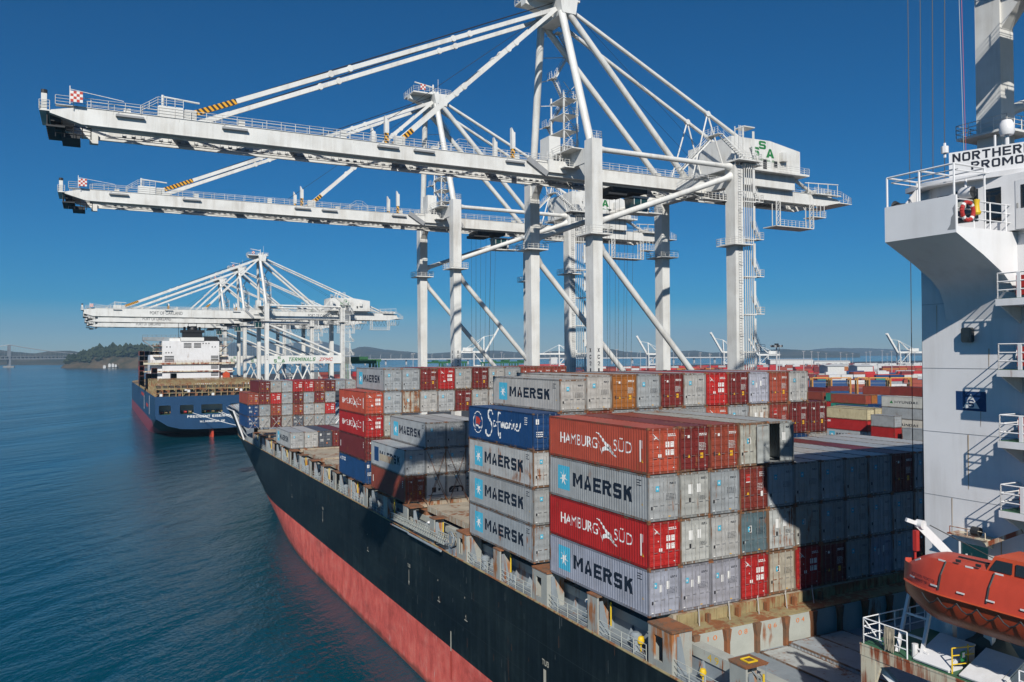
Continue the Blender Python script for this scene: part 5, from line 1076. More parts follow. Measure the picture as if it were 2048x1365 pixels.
    while zz < top:
        f = (zz-zw)/(za-zw); yy = (HY-.6)*(1-f)+3.4*f-1.9; x = 1.2; zn = min(top, zz+3.9); xs_ = (x+.2, x+2.6) if k % 2 == 0 else (x+2.6, x+.2)
        mb.stair((xs_[0],yy,zz),(xs_[1],yy-.2,zn),.7,(0,1,0)); mb.box(xs_[1]-.6,yy-.7,zn-.08,xs_[1]+.6,yy+.7,zn); mb.rail([(xs_[1]+.6*(1 if k % 2 == 0 else -1),yy-.7,zn),(xs_[1]+.6*(1 if k % 2 == 0 else -1),yy+.7,zn)], 1.1, .8, .03)
        mb.tube((0,yy+1.9,zn-.2),(xs_[1],yy,zn-.1),.07,5); zz = zn; k += 1
    Z('mast_stair', mb, W_)
    mb = MB(); ya, yb2 = 1.0, 5.2
    for x, y in ((1.3,ya),(3.9,ya),(1.3,yb2),(3.9,yb2)): mb.beam((x,y,zt),(x,y,zt+13.5),.22,.22)
    for q in range(5):
        z = zt+1.8+q*2.7; mb.box(1.1,ya-.2,z-.12,4.1,yb2+.2,z); mb.rail([(1.1,ya-.2,z),(4.1,ya-.2,z),(4.1,yb2+.2,z)], 1.1, 1.0, .032)
        mb.beam((1.3,ya,z),(3.9,ya,z+2.6),.08,.08); mb.beam((3.9,ya,z),(1.3,ya,z+2.6),.08,.08)
    mb.box(-3,-1.5,zt+.6,-.9,1.5,zt+5); Z('stair_frame', mb, W_)
    mb = MB(); mb.box(-6.5,-gy-.2,zt-.05,.8,-gy+.9,zt+.5); mb.beam((-8.2,-gy-.7,zt+.2),(-4.8,-gy-.7,zb+.2),.5,.9,1); mb.box(-4.6,-gy-1.1,zt-1.6,-1.2,-gy-.6,zt+.3); mb.rail([(-5,-gy-1.2,zt+.4),(-.9,-gy-1.2,zt+.4)], 1.1, .8, .035); mb.box(-2.6,-gy-2.6,zt-.9,-.9,-gy-.6,zt-.75); mb.rail([(-2.6,-gy-2.6,zt-.8),(-.9,-gy-2.6,zt-.8)], 1.1, .7, .03)
    for i in range(5): mb.tube((-4.4+.6*i,-gy-.9,zt-1),(-4.4+.6*i,-gy-.9,zt+1.2),.08,6)
    Z('boom_hinge', mb, [W_, 'crane_grey'])
    # machinery house
    hx0, hx1, hz0, hz1 = P['house']; mb = MB(); ya, yb2 = -5.2, 6.6
    mb.prism([(hx0,ya,hz0),(hx1,ya,hz0),(hx1,ya,hz1-1.2),(hx0+(hx1-hx0)*.55,ya,hz1),(hx0,ya,hz1-.1)], (0,yb2-ya,0)); mb.box(hx0-.5,ya-1.1,hz0-.35,hx1+1.2,yb2+.8,hz0); mb.box(hx0+1,ya+.4,zt,hx1-1,yb2-1,hz0-.3); mb.rail([(hx0-.5,ya-1.1,hz0),(hx1+1.2,ya-1.1,hz0),(hx1+1.2,yb2+.8,hz0)], 1.1, 1.3, .035)
    mb.box(hx0+7.5,ya-.05,hz0+.01,hx0+8.4,ya,hz0+2.1,1); mb.box(hx1-5.3,ya-.9,hz0+2.0,hx1-4.0,ya,hz0+3.6); mb.box(hx1-6.6,ya-.06,hz0+.9,hx1-5.8,ya,hz0+2.0,1)
    for i in range(1, 8): x = hx0+(hx1-hx0)*i/8; mb.box(x,ya-.015,hz0,x+.05,ya,hz1-1.3)
    hs = Z('machinery_house', mb, [W_, 'dark_steel'])
    mb = MB(); yy = ya-.03; hm = hx0+5.0; sc = P.get('sc', 1.25); a = lambda ch, x, z, w, h: mb.text(ch, (hm+x*sc,yy,hz0+1.0+z*sc), (1,0,0), (0,0,1), w*sc, h*sc, 0, .3)
    a('S', -.2, 1.2, 1.5, 1.3); a('A', 2.6, 1.2, 1.6, 1.3); a('S', 1.2, 2.35, 1.4, 1.15); mb.text('TERMINALS', (hm-.2*sc,yy,hz0+1.75), (1,0,0), (0,0,1), 4.4*sc, .34, 0, .2)
    link('house_lettering', mb.me('house_lettering', ['green_paint']), hs)
    # trolley, cab, ropes
    xt = P['xt']; mb = MB(); mb.box(xt-3.5,-gy+.6,zb-.9,xt+3.5,gy-.6,zb-.1); mb.box(xt-4.2,-gy+.9,zb-1.5,xt-.5,gy-1,zb-.9)
    for i in range(7): mb.tube((xt-3.8+.55*i,-1.2,zb-1.3),(xt-3.8+.55*i,1.2,zb-1.3),.35,8)
    Z('trolley', mb, 'dark_steel')
    mb = MB(); c = xt+P.get('cab', 3.2); mb.prism([(c-1.6,-1.5,zb-3.9),(c-1.9,-1.5,zb-1.5),(c+1.1,-1.5,zb-1.5),(c+1.1,-1.5,zb-3.9)], (0,2.6,0)); cb = Z('operator_cab', mb, 'cab_glass')
    mb = MB(); mb.box(c-1.8,-1.6,zb-4.1,c+1.2,1.2,zb-3.88); mb.box(c-2.0,-1.62,zb-1.55,c+1.3,1.2,zb-1.3); mb.box(c+1.1,-1.6,zb-4.0,c+2.6,1.2,zb-3.85); mb.box(c+1.1,-.8,zb-3.85,c+2.0,1.2,zb-2.0)
    for x in (c-1.7,c-.3,c+1.1): mb.box(x-.05,-1.54,zb-3.9,x+.05,-1.5,zb-1.5)
    mb.rail([(c+1.1,-1.6,zb-3.85),(c+4.2,-1.6,zb-3.85),(c+4.2,1.2,zb-3.85)], 1.0, .8, .035); mb.box(c+2.6,-1.6,zb-4.0,c+4.2,1.2,zb-3.85); link('cab_frame', mb.me('cab_frame', [W_, 'dark_steel']), cb)
    mb = MB()
    for x in P.get('ro', (xt-3.4,xt-2.2,xt+.4,xt+1.6)):
        for y in P.get('ry', (-1.3,1.3)): mb.tube((x,y,zb-1.2),(x*.0+xt-1+(x-xt)*.75,y*.8,P.get('zs', 6.)),.028,4)
    Z('hoist_rope', mb, 'rope_steel')
    # stair tower and ladder on the land side leg
    mb = MB(); y = -HY-1.25; mb.ladder((XL+.1,y+.05,3),(XL+.1,y+.05,zl),.55,0,(1,0,0),.45)
    for z in range(5, int(zl), 3): mb.box(XL-.25,y-.45,z,XL+.45,y-.40,z+.06); mb.box(XL-.25,y-.45,z,XL-.2,y+.1,z+.06)
    Z('leg_ladder', mb, 'crane_grey')
    mb = MB(); y0, y1 = -HY-1.3, -HY+.9; z = 3.5; k = 0; X1 = XL+1.1
    while z < zl+.5:
        zn = z+6.4
        for i in range(5): mb.beam((X1+.48*i,y0,z),(X1+.48*i,y0,min(zn,zl+1)),.13,.10)
        mb.box(X1-.1,y0-.12,zn-.25,X1+2.4,y1,zn-.08); mb.stair((X1+2.2,y0+.6,z+3.0),(X1+3.7,y0+.6,z),.7,(0,1,0)); mb.box(X1+2.2,y0-.1,z-.1,X1+4.2,y1-.3,z+.05); mb.rail([(X1+2.4,y0-.1,z+.05),(X1+4.2,y0-.1,z+.05),(X1+4.2,y1-.3,z+.05)], 1.1, .9, .035); mb.box(X1+1.9,y0,z+1.5,X1+2.4,y0+.05,z+5.6); z = zn; k += 1
    Z('stair_tower', mb, W_)
    mb = MB(); mb.box(XL-1.2,-HY-2.6,zl+.6,XL+3.8,-HY+1.2,zl+.8); mb.rail([(XL-1.2,-HY-2.6,zl+.8),(XL+3.8,-HY-2.6,zl+.8),(XL+3.8,-HY+1.2,zl+.8)], 1.1, .9, .035); mb.stair((XL+1.0,-HY-1.8,zl+.8),(XL-4.4,-HY-1.6,zl+4.6),.9,(0,1,0)); mb.stair((XL-4.4,-HY+.2,zl+4.6),(XL-9.2,-HY+2.6,zt+.4),.9,(0,1,0)); mb.box(XL-5.4,-HY-2.2,zl+4.5,XL-4.2,-HY+1,zl+4.6); mb.rail([(XL-5.4,-HY-2.2,zl+4.6),(XL-5.4,-HY+1,zl+4.6)], 1.1, .8, .035)
    for i in range(3): mb.beam((XL-.8+.9*i,-HY-1.2,zl),(XL-.8+.9*i,-HY-1.2,zl+6.5),.12,.12)
    [mb.beam((XL+.0+.35*i,-HY-1.3,zl+.8),(XL+.0+.35*i,-HY-1.3,zl+6.8),.07,.07) for i in range(4)]; [mb.beam((XL,-HY-1.3,zl+1+1.4*i),(XL+1.05,-HY-1.3,zl+1+1.4*i),.06,.06) for i in range(5)]; Z('stair_head', mb, W_)
    # rear end: platform, hanging maintenance cage
    mb = MB(); mb.rail([(x1-8,-gy-1.4,zt),(x1-1,-gy-1.4,zt-.3),(x1+2.4,-gy-1.0,zb+.9),(x1+2.4,gy+1.0,zb+.9)], 1.15, .9, .04); mb.box(x1-8,-gy-1.5,zt-.12,x1-1,-gy-.5,zt); mb.box(x1-1,-gy-1.1,zb+.75,x1+2.4,gy+1.1,zb+.9); mb.tube((x1-10,-gy-.8,zt+1.9),(x1-1,-gy-.8,zt+2.3),.1,6)
    for i in range(4): mb.tube((x1-9+i*2.6,-gy-.8,zt),(x1-9+i*2.6,-gy-.8,zt+2.1),.07,5)
    for i in range(4): mb.box(x1-8+i*2,-gy+.8,zt,x1-7+i*2,gy-.8,zt+.8+.3*(i % 2))
    Z('rear_platform', mb, W_)
    mb = MB(); xa = XL+15.5; xb2 = xa+8.6; za_, zc = zb-4.6, zb
    for x in (xa, xb2):
        for sx in (0, 1.0):
            for yy in (-gy-1,-gy): mb.beam((x+sx,yy,za_),(x+sx,yy,zc),.13,.13)
        for i in range(4): z = za_+1.15*i; mb.beam((x,-gy-1,z),(x+1,-gy-1,z+1.15),.07,.07); mb.beam((x+1,-gy-1,z),(x,-gy-1,z+1.15),.07,.07); mb.beam((x,-gy-1,z+1.15),(x+1,-gy-1,z+1.15),.07,.07)
    mb.box(xa,-gy-1.1,za_-.15,xb2+1,-gy+2.4,za_); mb.rail([(xa,-gy-1.1,za_),(xb2+1,-gy-1.1,za_)], 1.1, 1.0, .035); mb.box(xb2+1,-gy-1.1,zb-2.4,xb2+4.2,-gy+1.5,zb-2.25); mb.rail([(xb2+1,-gy-1.1,zb-2.25),(xb2+4.2,-gy-1.1,zb-2.25)], 1.1, .8, .035)
    for i in range(3): mb.beam((xb2+2+i,-gy-.9,zb-2.3),(xb2+2+i,-gy-.9,zb+.2),.1,.1)
    Z('maintenance_cage', mb, W_)
    mb = MB(); c = V((XL-3.6,-HY+1.5,zb-2.2)); mb.box(c.x-2.2,c.y-.8,c.z-.12,c.x+2.6,c.y+.8,c.z); mb.rail([(c.x-2.2,c.y-.8,c.z),(c.x+2.6,c.y-.8,c.z),(c.x+2.6,c.y+.8,c.z)], 1.1, .8, .035); mb.beam((c.x-1.5,c.y,c.z),(c.x-.5,-gy,zb),.08,.08); mb.beam((c.x-2.2,c.y,c.z),(c.x-2.2,c.y,zb-.2),.06,.06); mb.path([c+V((-2,0,0)), c+V((-1.5,0,-.6)), c+V((.5,0,-.4)), c+V((2.2,0,0))], .05, 5); Z('access_platform', mb, W_)
    if P['portal']:
        mb = MB()
        for i in range(16):
            x = XL+3+i*1.7; mb.path([(x,-gy-.2,zb-.2),(x+.45,-gy-.2,zb-2.0),(x+.85,-gy-.2,zb-2.6),(x+1.25,-gy-.2,zb-2.0),(x+1.7,-gy-.2,zb-.2)], .05, 4)
        Z('festoon_cable', mb, 'rope_steel')
        mb = MB()
        for x, w in ((P['px'], 13.0), (XL-14.5, 12.0)): mb.text('PORT OF OAKLAND', (x,-gy-gw/2-.03,zb+1.0), (1,0,0), (0,0,1), w, 1.4)
        Z('girder_lettering', mb, 'letter_navy')
    mb = MB()
    for i, ch in enumerate(number.split()):
        z = 29.1-i*1.02; wl = 1.3+(z-3.2)/(zp-3.2)*.45; mb.text(ch, (-.2,-HY-1.06-.025,z), (1,0,0), (0,0,1), .42, .6, 0, .26); mb.text(ch, (-wl/2-.03,-HY+.25,z), (0,-1,0), (0,0,1), .5, .6, 0, .26)
    Z('leg_number', mb, 'letter_navy')
    return t
PA = dict(XL=28.4, zp=47.2, zw=61.9, zl=60.6, zb=57.1, zt=59.2, za=85.2, x0=-73.2, x1=61.5, xk=23.6, zlow=16.4, portal=False, xt=12.2, house=(32.2,49.0,62.0,67.6),
    lamps=[(-64.5,0),(-52,0),(-31,3.4),(-25.5,0),(-10.5,4.2)], fore=[(-57.2,.34,.62),(-28.8,.34,.62)], px=0)
c1 = crane('tall white gantry crane numbered on its legs, standing closest beyond the stacked ship', (38,74.1,QUAY), PA, 'white cranes beside the near ship')
c2 = copy_tree(c1); c2.location = (38,128,QUAY); tag(c2, 'second tall white gantry crane standing behind the closest one')
PB2 = dict(PA); PB2['xt'] = -21; PB2['ro'] = (-23.2,-22.0); PB2['ry'] = (-.8,.9); PB2['cab'] = 5.5; PB2['zs'] = 14.
c0 = crane('white gantry crane rising above the ship bridge, only a leg and ropes in view', (38,-8.3,QUAY), PB2, 'white cranes beside the near ship', number='X C 2 2')
for o in c2.children:
    if o.name.startswith('leg_number'):
        mb = MB()
        for i, ch in enumerate(('X','C','2','0')): z = 29.1-i*1.02; wl = 1.3+(z-3.2)/(44.)*.45; mb.text(ch, (-.2,-9.9-1.085,z), (1,0,0), (0,0,1), .42, .6, 0, .26); mb.text(ch, (-wl/2-.03,-9.65,z), (0,-1,0), (0,0,1), .5, .6, 0, .26)
        o.data = mb.me('leg_number', ['letter_navy'])
PM = dict(XL=34.4, zp=44.6, zw=52.4, zl=51.7, zb=45.9, zt=49.3, za=73.6, x0=-72.5, x1=64, xk=26.5, zlow=29.2, portal=True, xt=-5, house=(30.,49.2,50.4,56.2), sc=1.15,
    lamps=[(-60,0),(-40,2.2),(-12,3.0)], fore=[(-57.5,.5,.8),(-24.8,.4,.6)], px=-47.5)
m1 = crane('white crane with lettered boom, foremost of three above the blue ship', (38,342,QUAY), PM, 'white cranes above the blue ship', number='X C 1 9')
for Y, lab in ((402, 'white crane with lettered boom, middle one of three above the blue ship'), (473, 'white crane with lettered boom, rearmost of three above the blue ship')):
    q = copy_tree(m1); q.location = (38,Y,QUAY); tag(q, lab)
# ================================================================== BLUE SHIP AHEAD
s2 = thing('container_ship', 'dark blue container ship seen from its lettered stern, beyond the black hulled ship', 'ship', (12.5,312,WATER))
C2, H2 = 12.5, 21.5
def sect(y):
    t = min(1, max(0, (y-312)/45)); f = max(0, min(1, (y-540)/90)); h = H2*(1-f**2)
    zb = -13.3-5.7*t**.8; zk = -8.6-9*t**.9; w = h*(.78+.2*t)
    return [(h,.2),(h,-3.),(h,min(-4,zk+1.5)),(h*.985,zk),(w,zk-(.6*(zk-zb))-.2),(w*.72,zb+.35),(w*.35,zb),(0,zb-.05)]
ys = [312,315,319,324,330,337,345,357,420,540]+[552+i*8 for i in range(11)]
top = MB(); bot = MB()
for k, mbx, cond in ((0, top, None), (1, bot, None)): pass
mb = MB(); SEC = [sect(y) for y in ys]; n = 8
for y, sc in zip(ys, SEC):
    for sg in (-1, 1):
        for x, z in sc: mb.v.append((C2+sg*x, y, z))
for i in range(len(ys)-1):
    for s_ in (0, 1):
        for j in range(n-1):
            a = i*2*n+s_*n+j; q = (a, a+2*n, a+2*n+1, a+1); mb.f.append(q[::-1] if s_ == 0 else q); mb.m.append(0)
# colour by height is paint: blue sides, red boot, black counter
m, N, L, b = surf('blue_hull_paint'); tc = N.new('ShaderNodeTexCoord'); sx = N.new('ShaderNodeSeparateXYZ'); L.new(tc.outputs['Object'], sx.inputs[0])
r = N.new('ShaderNodeValToRGB'); r.color_ramp.interpolation = 'CONSTANT'; mr = N.new('ShaderNodeMapRange'); mr.inputs[1].default_value = 0; mr.inputs[2].default_value = 20
L.new(sx.outputs['Z'], mr.inputs[0]); L.new(mr.outputs[0], r.inputs[0]); e = r.color_ramp.elements; e[0].color = (.30,.035,.05,1); e[1].position = 6.1/20; e[1].color = (.008,.045,.12,1)
g = N.new('ShaderNodeMath'); g.operation = 'LESS_THAN'; g.inputs[1].default_value = 18.; L.new(sx.outputs['Y'], g.inputs[0]); g2 = N.new('ShaderNodeMath'); g2.operation = 'LESS_THAN'; g2.inputs[1].default_value = 7.4; L.new(sx.outputs['Z'], g2.inputs[0]); g3 = N.new('ShaderNodeMath'); g3.operation = 'MULTIPLY'; L.new(g.outputs[0], g3.inputs[0]); L.new(g2.outputs[0], g3.inputs[1])
mx = N.new('ShaderNodeMixRGB'); mx.inputs[2].default_value = (.010,.010,.012,1); L.new(g3.outputs[0], mx.inputs[0]); L.new(r.outputs[0], mx.inputs[1]); L.new(mx.outputs[0], b.inputs['Base Color']); b.inputs['Roughness'].default_value = .45
part(s2, 'hull', mb, 'blue_hull_paint')
# transom with openings
mb = MB(); ops = [(-7.6,-3.2),(.2,5.4),(8.3,16.6),(19.6,24.8),(28.2,32.6)]; zo0, zo1 = -7.0, -3.3; x = C2-H2
mb.box(C2-H2, 312, zo1, C2+H2, 312.5, .2)
for a, c in ops+[(C2+H2, 0)]: mb.box(x, 312, zo0, a, 312.5, zo1); x = c
mb.add([(C2+sx_*q[0], 312, q[1]) for sx_, q in [(-1, (H2,zo0)),(-1,(H2*.985,-8.6)),(-1,(H2*.78,-11.6)),(-1,(H2*.56,-12.95)),(-1,(H2*.27,-13.3)),(1,(H2*.27,-13.3)),(1,(H2*.56,-12.95)),(1,(H2*.78,-11.6)),(1,(H2*.985,-8.6)),(1,(H2,zo0))]], [tuple(range(10))])
for a, c in ops:
    for xx, dx in ((a,.5),(c,-.5)):
        for zz, dz in ((zo0,.5),(zo1,-.5)): mb.add([(xx,312.2,zz),(xx+dx,312.2,zz),(xx,312.2,zz+dz)], [(0,1,2)])
tr = part(s2, 'transom', mb, 'navy_hull')
mb = MB(); mb.box(C2-H2+.5,319,-8,C2+H2-.5,319.3,0); mb.box(C2-H2+.3,312.5,-7.3,C2+H2-.3,319,-7.05,1); rr = random.Random(3)
for i in range(22): x = -7+i*1.8; mb.lathe((x,315+rr.random()*2,-6.3), [(0,0),(.7,0),(.7,.1),(.4,.12),(.4,1),(.7,1.02),(0,1.2)], 8, 2 if i % 5 else 3, 'x')
part(s2, 'mooring_deck', mb, ['label_white', 'deck_green', 'ochre_steel', 'red_paint'])
mb = MB(); y = 311.96; mb.text('PRESIDENT EISENHOWER', (3.0,y,-8.55), (1,0,0), (0,0,1), 19.6, .95, 0, .26); mb.text('WILMINGTON, DE', (7.8,y,-10.6), (1,0,0), (0,0,1), 9.7, .8, 0, .26)
tl = mb; link('stern_lettering', tl.move(-wroot(tr)).me('stern_lettering', ['letter_white']), tr)
mb = MB()
for y in (350, 392): mb.box(C2-H2-.03, y, -9, C2-H2, y+1.2, -.8)
mb.box(C2-H2-.03,360,-6.5,C2-H2,375,-5,1); mb.box(C2-H2-.03,395,-3,C2-H2,420,-1.5,1); part(s2, 'side_marks', mb, ['letter_white', 'flag_red'])
mb = MB(); mb.prism([(C2-.6,316,-13.2),(C2+.0,313.4,-13.4),(C2+.0,313.4,-18),(C2-.6,317,-18)], (.8,0,0)); part(s2, 'rudder', mb, 'boat_orange')
part(s2, 'weather_deck', MB().poly([(C2-sc[0][0],y,.15) for y, sc in zip(ys, SEC)]+[(C2+sc[0][0],y,.15) for y, sc in reversed(list(zip(ys, SEC)))]), 'ochre_steel')
rr = random.Random(9)
for y in (313.2, 320, 327.5, 335, 342, 349.5, 357, 364):   # lashing bridges
    mb = MB(); lo = 5.2 if y > 314 else 3.4
    for i in range(18): x = -8.6+i*2.48; mb.beam((x,y,.2),(x,y,lo+rr.choice((0,.6,1.1))),.3,.35)
    for z in (1.6,3.1,lo): mb.beam((-8.8,y,z),(33.8,y,z),.5,.25)
    mb.rail([(-8.8,y-.3,lo),(33.8,y-.3,lo)], 1.1, 2.4, .06, 2)
    for i in range(0, 17, 4): x = -8.6+i*2.48; mb.beam((x,y,.3),(x+2.4,y,3),.15,.15)
    for i in range(12): x = -8+i*3.4+rr.random(); mb.box(x,y-.25,.3+1.5*(i % 2),x+1.0,y+.2,1.3+1.5*(i % 2),1 if i % 3 else 2)
    part(s2, 'lashing_bridge', mb, ['ochre_steel', 'rust_steel', 'label_white'])
    if y < 360: mb = MB(); mb.box(-8.4,y+.8,.2,33.4,y+6.2,1.7); part(s2, 'hatch_cover', mb, 'dark_steel' if y < 315 else 'rust_steel')  # front cover coloured near black to stand for shade in the lattice
    if y < 330: mb = MB(); mb.box(-8.4,y+.9,1.7,33.4,y+1.2,lo-1.0); part(s2, 'gap_shade_panel', mb, 'dark_steel')  # dark sheet added behind the posts, painting the shade of the openings
mb = MB()
for y in (380, 420, 460): mb.beam((C2-H2+.2,y-40,.2),(C2-H2+.2,y,.2),.2,.2); mb.rail([(C2-H2+.15,y-40,.2),(C2-H2+.15,y,.2)], 1.1, 2.5, .05, 2)
part(s2, 'side_railing', mb, 'ochre_steel')
# house
mb = MB(); mb.box(-.4,400,.2,26.6,424,24.2); mb.box(-5.8,403,.2,-.4,424,17.2); mb.box(26.6,403,.2,31.6,424,17.2); mb.box(-5.5,402,.2,33.6,424,12.2); part(s2, 'deckhouse', mb, 'ship_white')
mb = MB(); mb.box(-9,399.2,12.4,34,401.5,13.4); mb.box(-9,399.2,8.6,34,400.6,9.2); mb.rail([(-9,399.2,13.4),(34,399.2,13.4)],1.1,2,.05,2)
for i, z in enumerate((16.2,18.9,21.6)): mb.box(-4.6,401,z,-.4,422,z+.3); mb.box(26.6,401,z,31,422,z+.3); mb.rail([(-4.6,401,z+.3),(-.4,401,z+.3)],1.1,1.4,.05,2); mb.rail([(26.6,401,z+.3),(31,401,z+.3)],1.1,1.4,.05,2)
part(s2, 'house_balcony', mb, ['ship_cream'])
mb = MB(); mb.prism([(-9.2,404,24.6),(-9.2,404,26.2),(34.2,404,26.2),(34.2,404,24.6),(27,404,24.2),(-1,404,24.2)], (0,5,0)); mb.beam((-9,404.5,24.5),(-1.5,404.5,18.8),.5,.5); mb.beam((34,404.5,24.5),(27.5,404.5,18.8),.5,.5); mb.beam((-9,408,24.5),(-3,408,20),.4,.4); mb.rail([(-9.2,404,26.2),(34.2,404,26.2)],1.1,2.2,.05,2); part(s2, 'bridge_wing', mb, 'deck_grey')
mb = MB()
for x0, x1, z0, z1 in ((.6,5,13.8,17.),(22.6,26.2,13.8,17.),(22.6,26.2,10,12.3),(22.6,26.2,6.4,9),(9.6,13.2,20.8,23.4),(14.4,17.8,20.8,23.4)):
    for k in range(4): z = z0+(z1-z0)*k/4; mb.box(x0,399.93,z,x1,400.0,z+(z1-z0)/4*.62)
for x, z in ((1.7,21.2),(3.2,21.2),(1.3,18.3),(2.6,18.3),(3.9,18.3),(23.2,21.2),(24.6,21.2),(18.8,23),(20.2,23),(21.6,23)): mb.box(x-.25,399.94,z-.3,x+.25,400.0,z+.3)
part(s2, 'louvre', mb, 'dark_steel')
mb = MB(); mb.box(8.2,399.6,24.2,19.2,407,26); mb.box(9.2,400.2,26,18.4,406.5,28.5,1); mb.box(8.4,399.8,28.5,19.4,407,29.8,1)
for i in range(5): mb.lathe((10.2+i*1.8,403,29.8), [(.6,0),(.6,1.6+.5*(i % 2)),(.45,1.7),(0,1.7)], 8, 1)
mb.lathe((14.2,403,29.6), [(2.4,0),(2.4,1.0),(2.0,1.8),(1.2,2.2),(0,2.3)], 12, 1)
for x in (7.4,12,16,20): mb.tube((x,403,26),(x,403,34),.12,5,1)
mb.box(3,401,24.2,8,408,25.6); mb.box(19.5,401,24.2,26,408,26.6,1); part(s2, 'funnel', mb, ['label_white', 'funnel_black'])
mb = MB(); mb.box(28.4,398.6,5.,31.6,403,7.6); mb.prism([(28.4,398.6,7.6),(31.6,398.6,7.6),(30,398.6,8.6)], (0,4.4,0)); solo('lifeboat', mb, 'boat_orange_bright', 'small orange lifeboat at the side of the blue ship deckhouse', 'lifeboat')
G2 = 'containers stowed on the blue ship'
def cargo(X, Y, z, code, what, L=CL/2, h=STD): container('shipping_container', what, (X,Y,z), code, h=h, L=L, lod=0, group=G2)
for i in range(9): cargo(1.8+i*2.5, 373, .4, 'W' if i else 'M', f"{'white refrigerated' if i else 'maroon'} container, {ORD[i]} in the low row before the blue ship deckhouse")
for i, cc in enumerate('MBMNNM'): cargo(-3.2+i*2.5, 374, 3.05, cc, f'{PAL[cc][3]} container, {ORD[i]} in the upper row before the blue ship deckhouse')
cargo(1.8, 374.5, 5.7, 'M', 'maroon container standing alone on the upper row of the blue ship')
for c in range(2):
    for t_, cc in enumerate(('MBU' 'M' if c else 'BMM')): cargo(-8.7+c*2.5, 382, .4+2.65*t_, cc, f"{PAL[cc][3]} container, {ORD[t_]} tier, {ORD[c]} column at the port edge of the blue ship")
for c in range(4):
    for t_, cc in enumerate(['MMBRMSB','MMMUMSN','BMMMMSS','MBMMMSN'][c]):
        if c in (0, 3) or t_ > 3: cargo(-8.8+c*2.6, 446, .4+2.75*t_, cc, f"{PAL[cc][3]} container, {ORD[t_]} tier, {ORD[c]} column, tall stack beyond the blue ship house", L=CL)
# mooring lines from the blue stern to the quay
for i, (x, x2, y2, lab) in enumerate(((5.0,34.2,262,'lowest white mooring rope running from the blue stern to the quay'),(15.,34.2,270,'middle white mooring rope running from the blue stern to the quay'),(16.2,34.2,284,'shortest white mooring rope running from the blue stern to the quay'))):
    a = V((x,312,-6.6)); c = V((x2,y2,QUAY)); mb = MB(); pts = [a.lerp(c, k/10)-V((0,0,1.2*math.sin(math.pi*k/10))) for k in range(11)]; mb.path(pts, .11, 5); solo('mooring_rope', mb, 'letter_white', lab, 'rope', 'mooring ropes of the blue ship')
# ================================================================== YARD AND FAR SIDE
GY = 'containers stacked in the quay side yard'
def yc(X, Y, ztop, code, lab, L=CL, side=None, h=STD, lod=1): container('shipping_container', lab, (X,Y,ztop-h), code, h=h, L=L, side=side, lod=lod, group=GY)
for ti, (cc, sd, w) in enumerate((('C',None,'topmost above the red lettered one'),('R','GR','with small white letters under the cream one'),('G','maersk','with dark lettering under the red lettered one'),('M',None,'fourth down under the cream one'),('B',None,'at the foot of the cream topped stack'))): yc(129, 89, 3.1-2.62*ti, cc, f'{PAL[cc][3]} yard container {w}', side=sd)
for ti, cc in enumerate('CGGG'): yc(131.7, 89, 3.3-2.62*ti, cc, f'{PAL[cc][3]} yard container {ORD[ti]} from the top, behind the cream topped stack')
for ti, (cc, sd) in enumerate((('W','HYUNDAI'),('G',None),('W','HYUNDAI'),('B',None),('N',None))): yc(138, 80, 5.9-2.62*ti, cc, f"{PAL[cc][3]} yard container {ORD[ti]} from the top in the tallest white stack", side=sd)
for ti, (cc, sd) in enumerate((('G',None),('R',None),('R',None),('M',None),('B',None))): yc(126, 79.5, 2.3-2.62*ti, cc, f'{PAL[cc][3]} short yard container {ORD[ti]} from the top before the white stack', L=CL/2, side=sd)
for ti, (cc, sd) in enumerate((('G',None),('T',None),('G',None),('M',None))): yc(126, 71.5, -.1-2.62*ti, cc, f'{PAL[cc][3]} short yard container {ORD[ti]} from the top, next to the ship bridge', L=CL/2)
for n_, (X, Y, z, cc) in enumerate(((176,144,3.8,'B'),(176,130.5,3.6,'E'),(164,118,4.2,'B'),(166.6,118,4.2,'A'),(164,118,1.5,'E'),(164,105,1.8,'N'),(172,104,6.6,'D'),(172,91,6.6,'R'),(174.6,104,6.6,'D'),(176,144,1.1,'R'),(176,131,.9,'R'),(150,104,2.2,'N'),(184,150,4.8,'M'),(164,118,-1.2,'Y'),(190,128,5.5,'B'),(190,115,5.5,'B'),(192.6,128,5.5,'A'))):
    yc(X, Y, z, cc, f'{PAL[cc][3]} yard container, {ORD[n_ % 13]} of the loose row behind the cream stack' if n_ < 13 else f'{PAL[cc][3]} yard container, {ORD[n_-13]} at the far end of the loose row')
    k = z-2.62; 
    while k > QUAY+2.7 and n_ in (0, 2, 6, 7, 12, 14, 15): yc(X, Y, k, rnd.choice('MBGNW'), f'{ORD[n_ % 13]} pile filler, {ORD[int(k+13) % 13]} level container low in the loose yard row', lod=0) if False else None; k -= 2.62
mb = MB(); pal = ['MBMRGWNCBGAE']
YM = []
for cc in 'MBRGWNCAEUY':
    k = 'far_box_'+PAL[cc][3].replace(' ', '_').replace('-', '_'); mk(k, tuple(min(.6, v*1.1) for v in PAL[cc][0]), .6, var=.15); YM.append(k)
ry = random.Random(12); fb = MB()
